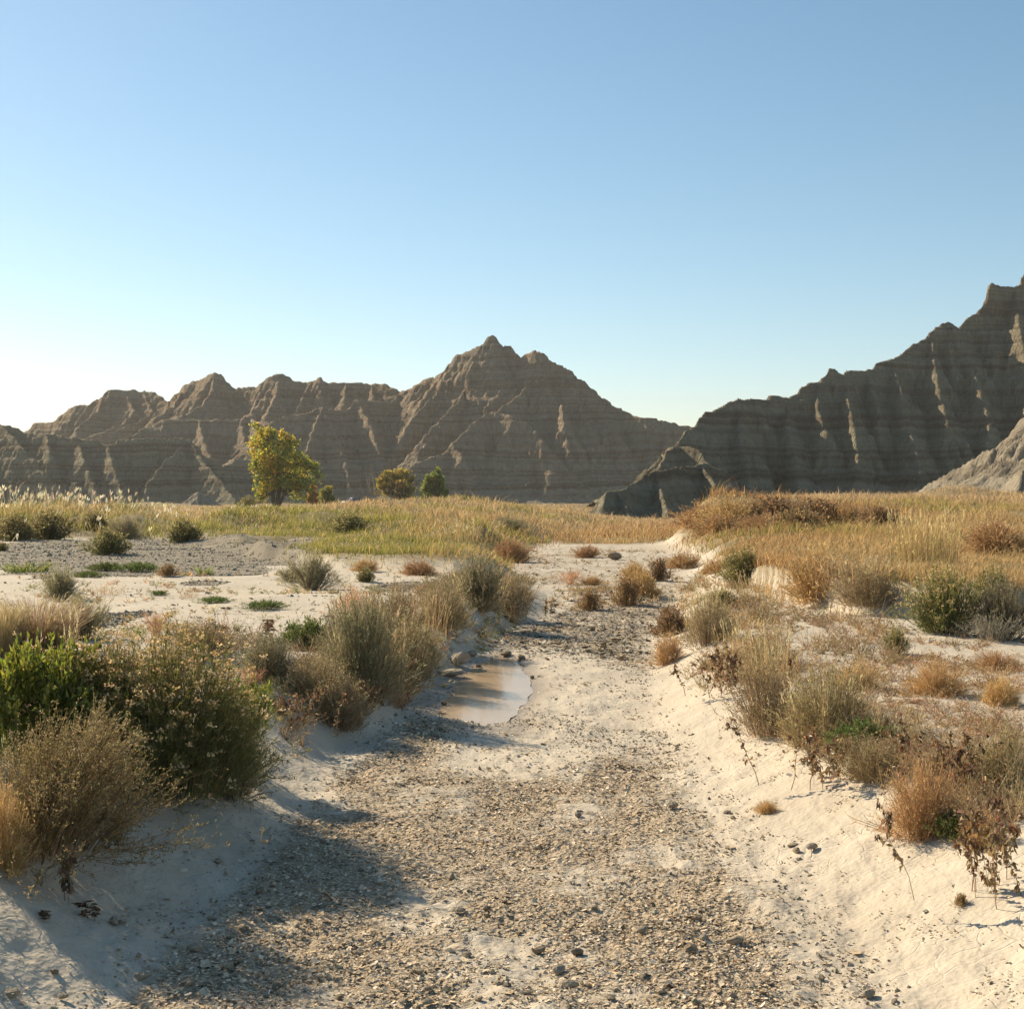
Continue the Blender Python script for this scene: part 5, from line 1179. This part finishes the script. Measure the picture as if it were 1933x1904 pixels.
# pebbles
def pebbles(name, idx, size, label, cols, seed, grow=.12):
    g = np.random.default_rng(seed); n = len(idx)
    base = np.array([(1, 0, 0), (0, 1, 0), (-1, 0, 0), (0, -1, 0), (0, 0, 1), (0, 0, -1), (.6, .6, .5), (-.6, .5, .6)], float)[:6]
    s = size * g.lognormal(0, .4, n) * np.clip(rr_[idx] * grow, .8, 3.5)
    sc = g.uniform(.6, 1.15, (n, 6, 1)) * s[:, None, None] * .5
    V = base[None] * sc + g.normal(0, .16, (n, 6, 3)) * s[:, None, None] * .5
    V[..., 2] *= .7
    a = g.uniform(0, 6.28, n); ca, sa = np.cos(a)[:, None], np.sin(a)[:, None]
    X_ = V[..., 0] * ca - V[..., 1] * sa; Y_ = V[..., 0] * sa + V[..., 1] * ca
    V = np.stack([X_ + gxf[idx][:, None] + g.normal(0, .015, (n, 1)), Y_ + gyf[idx][:, None] + g.normal(0, .02, (n, 1)), V[..., 2] + gzf[idx][:, None] + s[:, None] * .12], -1)
    tri = np.array([(0, 1, 4), (1, 2, 4), (2, 3, 4), (3, 0, 4), (1, 0, 5), (2, 1, 5), (3, 2, 5), (0, 3, 5)])
    T = (tri[None] + (np.arange(n) * 6)[:, None, None]).reshape(-1, 3)
    link(name, mesh_np(name, V.reshape(-1, 3), T, M_STONE, np.repeat(jit(cols, n, g, .2), 6, 0)), kind='stuff', label=label, cat='gravel')
PC = ((.46, .385, .285), (.37, .305, .22), (.54, .465, .36), (.31, .25, .18))
idx = np.nonzero(front & (rr_ < 9) & (ch > .15))[0]; wv = (1 / rr_[idx] ** 1.2) * (ch[idx] + .05); pebbles('gravel', g.choice(idx, 5200, p=wv / wv.sum()), .016, 'small stones and crumbs of mud in the near bed of the wash', PC, 31)
idx = np.nonzero(front & (rr_ > 9) & (rr_ < 24) & (ch > .12))[0]; pebbles('gravel', g.choice(idx, 6000), .014, 'grey lumps of gravel beyond the puddle', ((.42, .36, .27), (.35, .30, .22), (.50, .44, .34)), 32, .07)
idx = np.nonzero(front & (gm[:, 2] > .3))[0]; pebbles('gravel', g.choice(idx, 9000), .034, 'grey gravel on the low slope below the grass terrace', ((.37, .31, .225), (.29, .24, .17), (.45, .385, .285)), 33, .03)
spill = front & (rr_ < 20) & (ch > .01) & (ch < .3) & (gm[:, 3] < .2)
idx = np.nonzero(spill)[0]; pebbles('gravel', g.choice(idx, 2200), .014, 'crumbs of dried mud spilled along the edges of the wash', PC, 34, .1)
idx = np.nonzero(front & (rr_ < 11) & (soil < .2) & (ch < .02))[0]; pebbles('gravel', g.choice(idx, 700), .011, 'stray crumbs lying on the pale sand banks', PC, 35, .1)

# ------------------------------------------------------------------ single stones
def stone_mesh(seed):
    import bmesh
    g = np.random.default_rng(seed); bm = bmesh.new(); bmesh.ops.create_icosphere(bm, subdivisions=2, radius=.5)
    pl_ = [(unit(g.normal(size=3)), g.uniform(.26, .42)) for _ in range(9)]
    for v in bm.verts:
        p = np.array(v.co)
        for nrm, d_ in pl_:
            q = p @ nrm
            if q > d_: p = p - nrm * (q - d_)
        p = p * (1 + g.normal(0, .03)); v.co = p * np.array((1, .8, .7))
    me_ = bpy.data.meshes.new('stone'); bm.to_mesh(me_); bm.free(); me_.materials.append(M_ROCKS[seed % len(M_ROCKS)]); return me_
def stone_mat(name, c0, c1):
    t = NT(name); P = t.n('TexCoord').outputs['Object']; n = t.noise(5, 5, .65, P)
    t.surf(t.ramp(n, [(.3, c0), (.7, c1)]), .9, .2, t.bump(n, .6, .03)); return t.m
M_ROCKS = [stone_mat('tan_stone', (.32, .245, .16), (.48, .395, .28)), stone_mat('grey_stone', (.29, .24, .175), (.43, .37, .28)), stone_mat('brown_stone', (.20, .15, .10), (.33, .26, .18))]
SM = [stone_mesh(s) for s in range(9)]
def stone(u, v, wpx, label, group=None, flatz=1.0, var=None, sink=.3):
    x, y, z = at(u, v); s = wpx / F * y
    o = link('stone', SM[var if var is not None else random.randrange(9)], None, None, label, 'stone', group)
    o.location = (x, y, z + s * .35 * flatz * (1 - sink)); o.scale = (s, s * random.uniform(.8, 1.1), s * flatz * random.uniform(.75, 1.05)); o.rotation_euler = (random.uniform(-.2, .2), random.uniform(-.2, .2), random.uniform(0, 6.28))
    return o
stone(865, 1256, 62, 'grey boulder at the back left of the puddle', None, .8, 1)
stone(846, 1276, 66, 'flat grey slab in front of the boulder by the puddle', None, .35, 4)
stone(902, 1262, 18, 'small stone in the water beside the boulder'); stone(908, 1268, 14, 'dark pebble in the water just right of the boulder'); stone(838, 1333, 18, 'stone at the near left tip of the puddle')
stone(892, 1240, 22, 'stone behind the boulder at the head of the puddle'); stone(955, 1238, 34, 'pale flat stone at the far end of the puddle', None, .5); stone(985, 1246, 20, 'pale stone on the right shore of the puddle')
stone(1004, 1300 - 18, 12, 'brown stone on the right shore near the middle of the puddle'); stone(880, 1302, 16, 'dark low stone standing in the middle of the puddle', None, .5)
stone(1268, 1527, 26, 'block shaped stone at the right rim of the wash bed'); stone(1534, 1607, 28, 'largest of the stones grouped on the right sand'); stone(1503, 1611, 22, 'middle stone of the group on the right sand')
stone(1497, 1598, 24, 'flat stone at the back of the group on the right sand', None, .5); stone(1508, 1626, 15, 'smallest stone in front of the group on the right sand'); stone(1375, 1537, 24, 'flat brown stone on the sand left of the small flattened weed', None, .5)
stone(1384, 1548, 14, 'little stone in front of the flat brown stone'); stone(1158, 1056, 36, 'brown clod on the far gravel bank of the wash', None, .9, 2); stone(1333, 1075 + 8, 20, 'dark stone below the orange weeds on the far right bank')
stone(212, 1748, 24, 'left stone of the pair lying in the shaded sand'); stone(229, 1748, 20, 'right stone of the pair lying in the shaded sand')
for (u, v, w_) in ((1014, 1607, 20), (868, 1727, 30), (917, 1722, 22), (1015, 1802, 32), (1213, 1763, 28), (1088, 1807, 36), (707, 1832, 20), (787, 1842, 28), (1054, 1840, 36), (881, 1810, 26), (807, 1871, 22), (1075, 1868, 38), (902, 1894, 26),
                   (760, 1896, 28), (675, 1805, 22), (807, 1899, 26), (705, 1884, 18), (1213, 1849, 24), (1091, 1544, 20), (1314, 1741, 26), (1388, 1786, 38), (1307, 1799, 38), (1279, 1792, 22), (1328, 1778, 28), (1000, 1880, 24), (940, 1860, 22), (1150, 1890, 30), (1250, 1880, 24), (640, 1890, 24), (600, 1850, 22), (980, 1770, 18), (1120, 1720, 20), (760, 1760, 18)):
    stone(u, v, w_, 'tan stone half buried among the mud flakes of the near bed', 'stones in the near bed', .8)
for (u, v, w_) in ((411, 1631, 28), (398, 1741, 22), (489, 1688, 26), (457, 1754, 24), (372, 1800, 42), (359, 1864, 30), (264, 1854, 38), (521, 1868, 24), (531, 1881, 26), (277, 1878, 22), (430, 1830, 26), (330, 1835, 22)):
    stone(u, v, w_, 'clod of dried mud along the shaded left rim of the bed', 'clods along the shaded rim', .75)
for (u, v, w_) in ((100, 1840, 20), (115, 1890, 24), (20, 1888, 36)):
    stone(u, v, w_, 'clod lying on the shaded sand in the lower left corner', 'clods in the corner', .75)
for (u, v, w_) in ((1642, 1889, 36), (1691, 1899, 20), (1552, 1855, 22)):
    stone(u, v, w_, 'clod of dark mud on the rippled sand along the bottom right', 'clods on the rippled sand', .8)
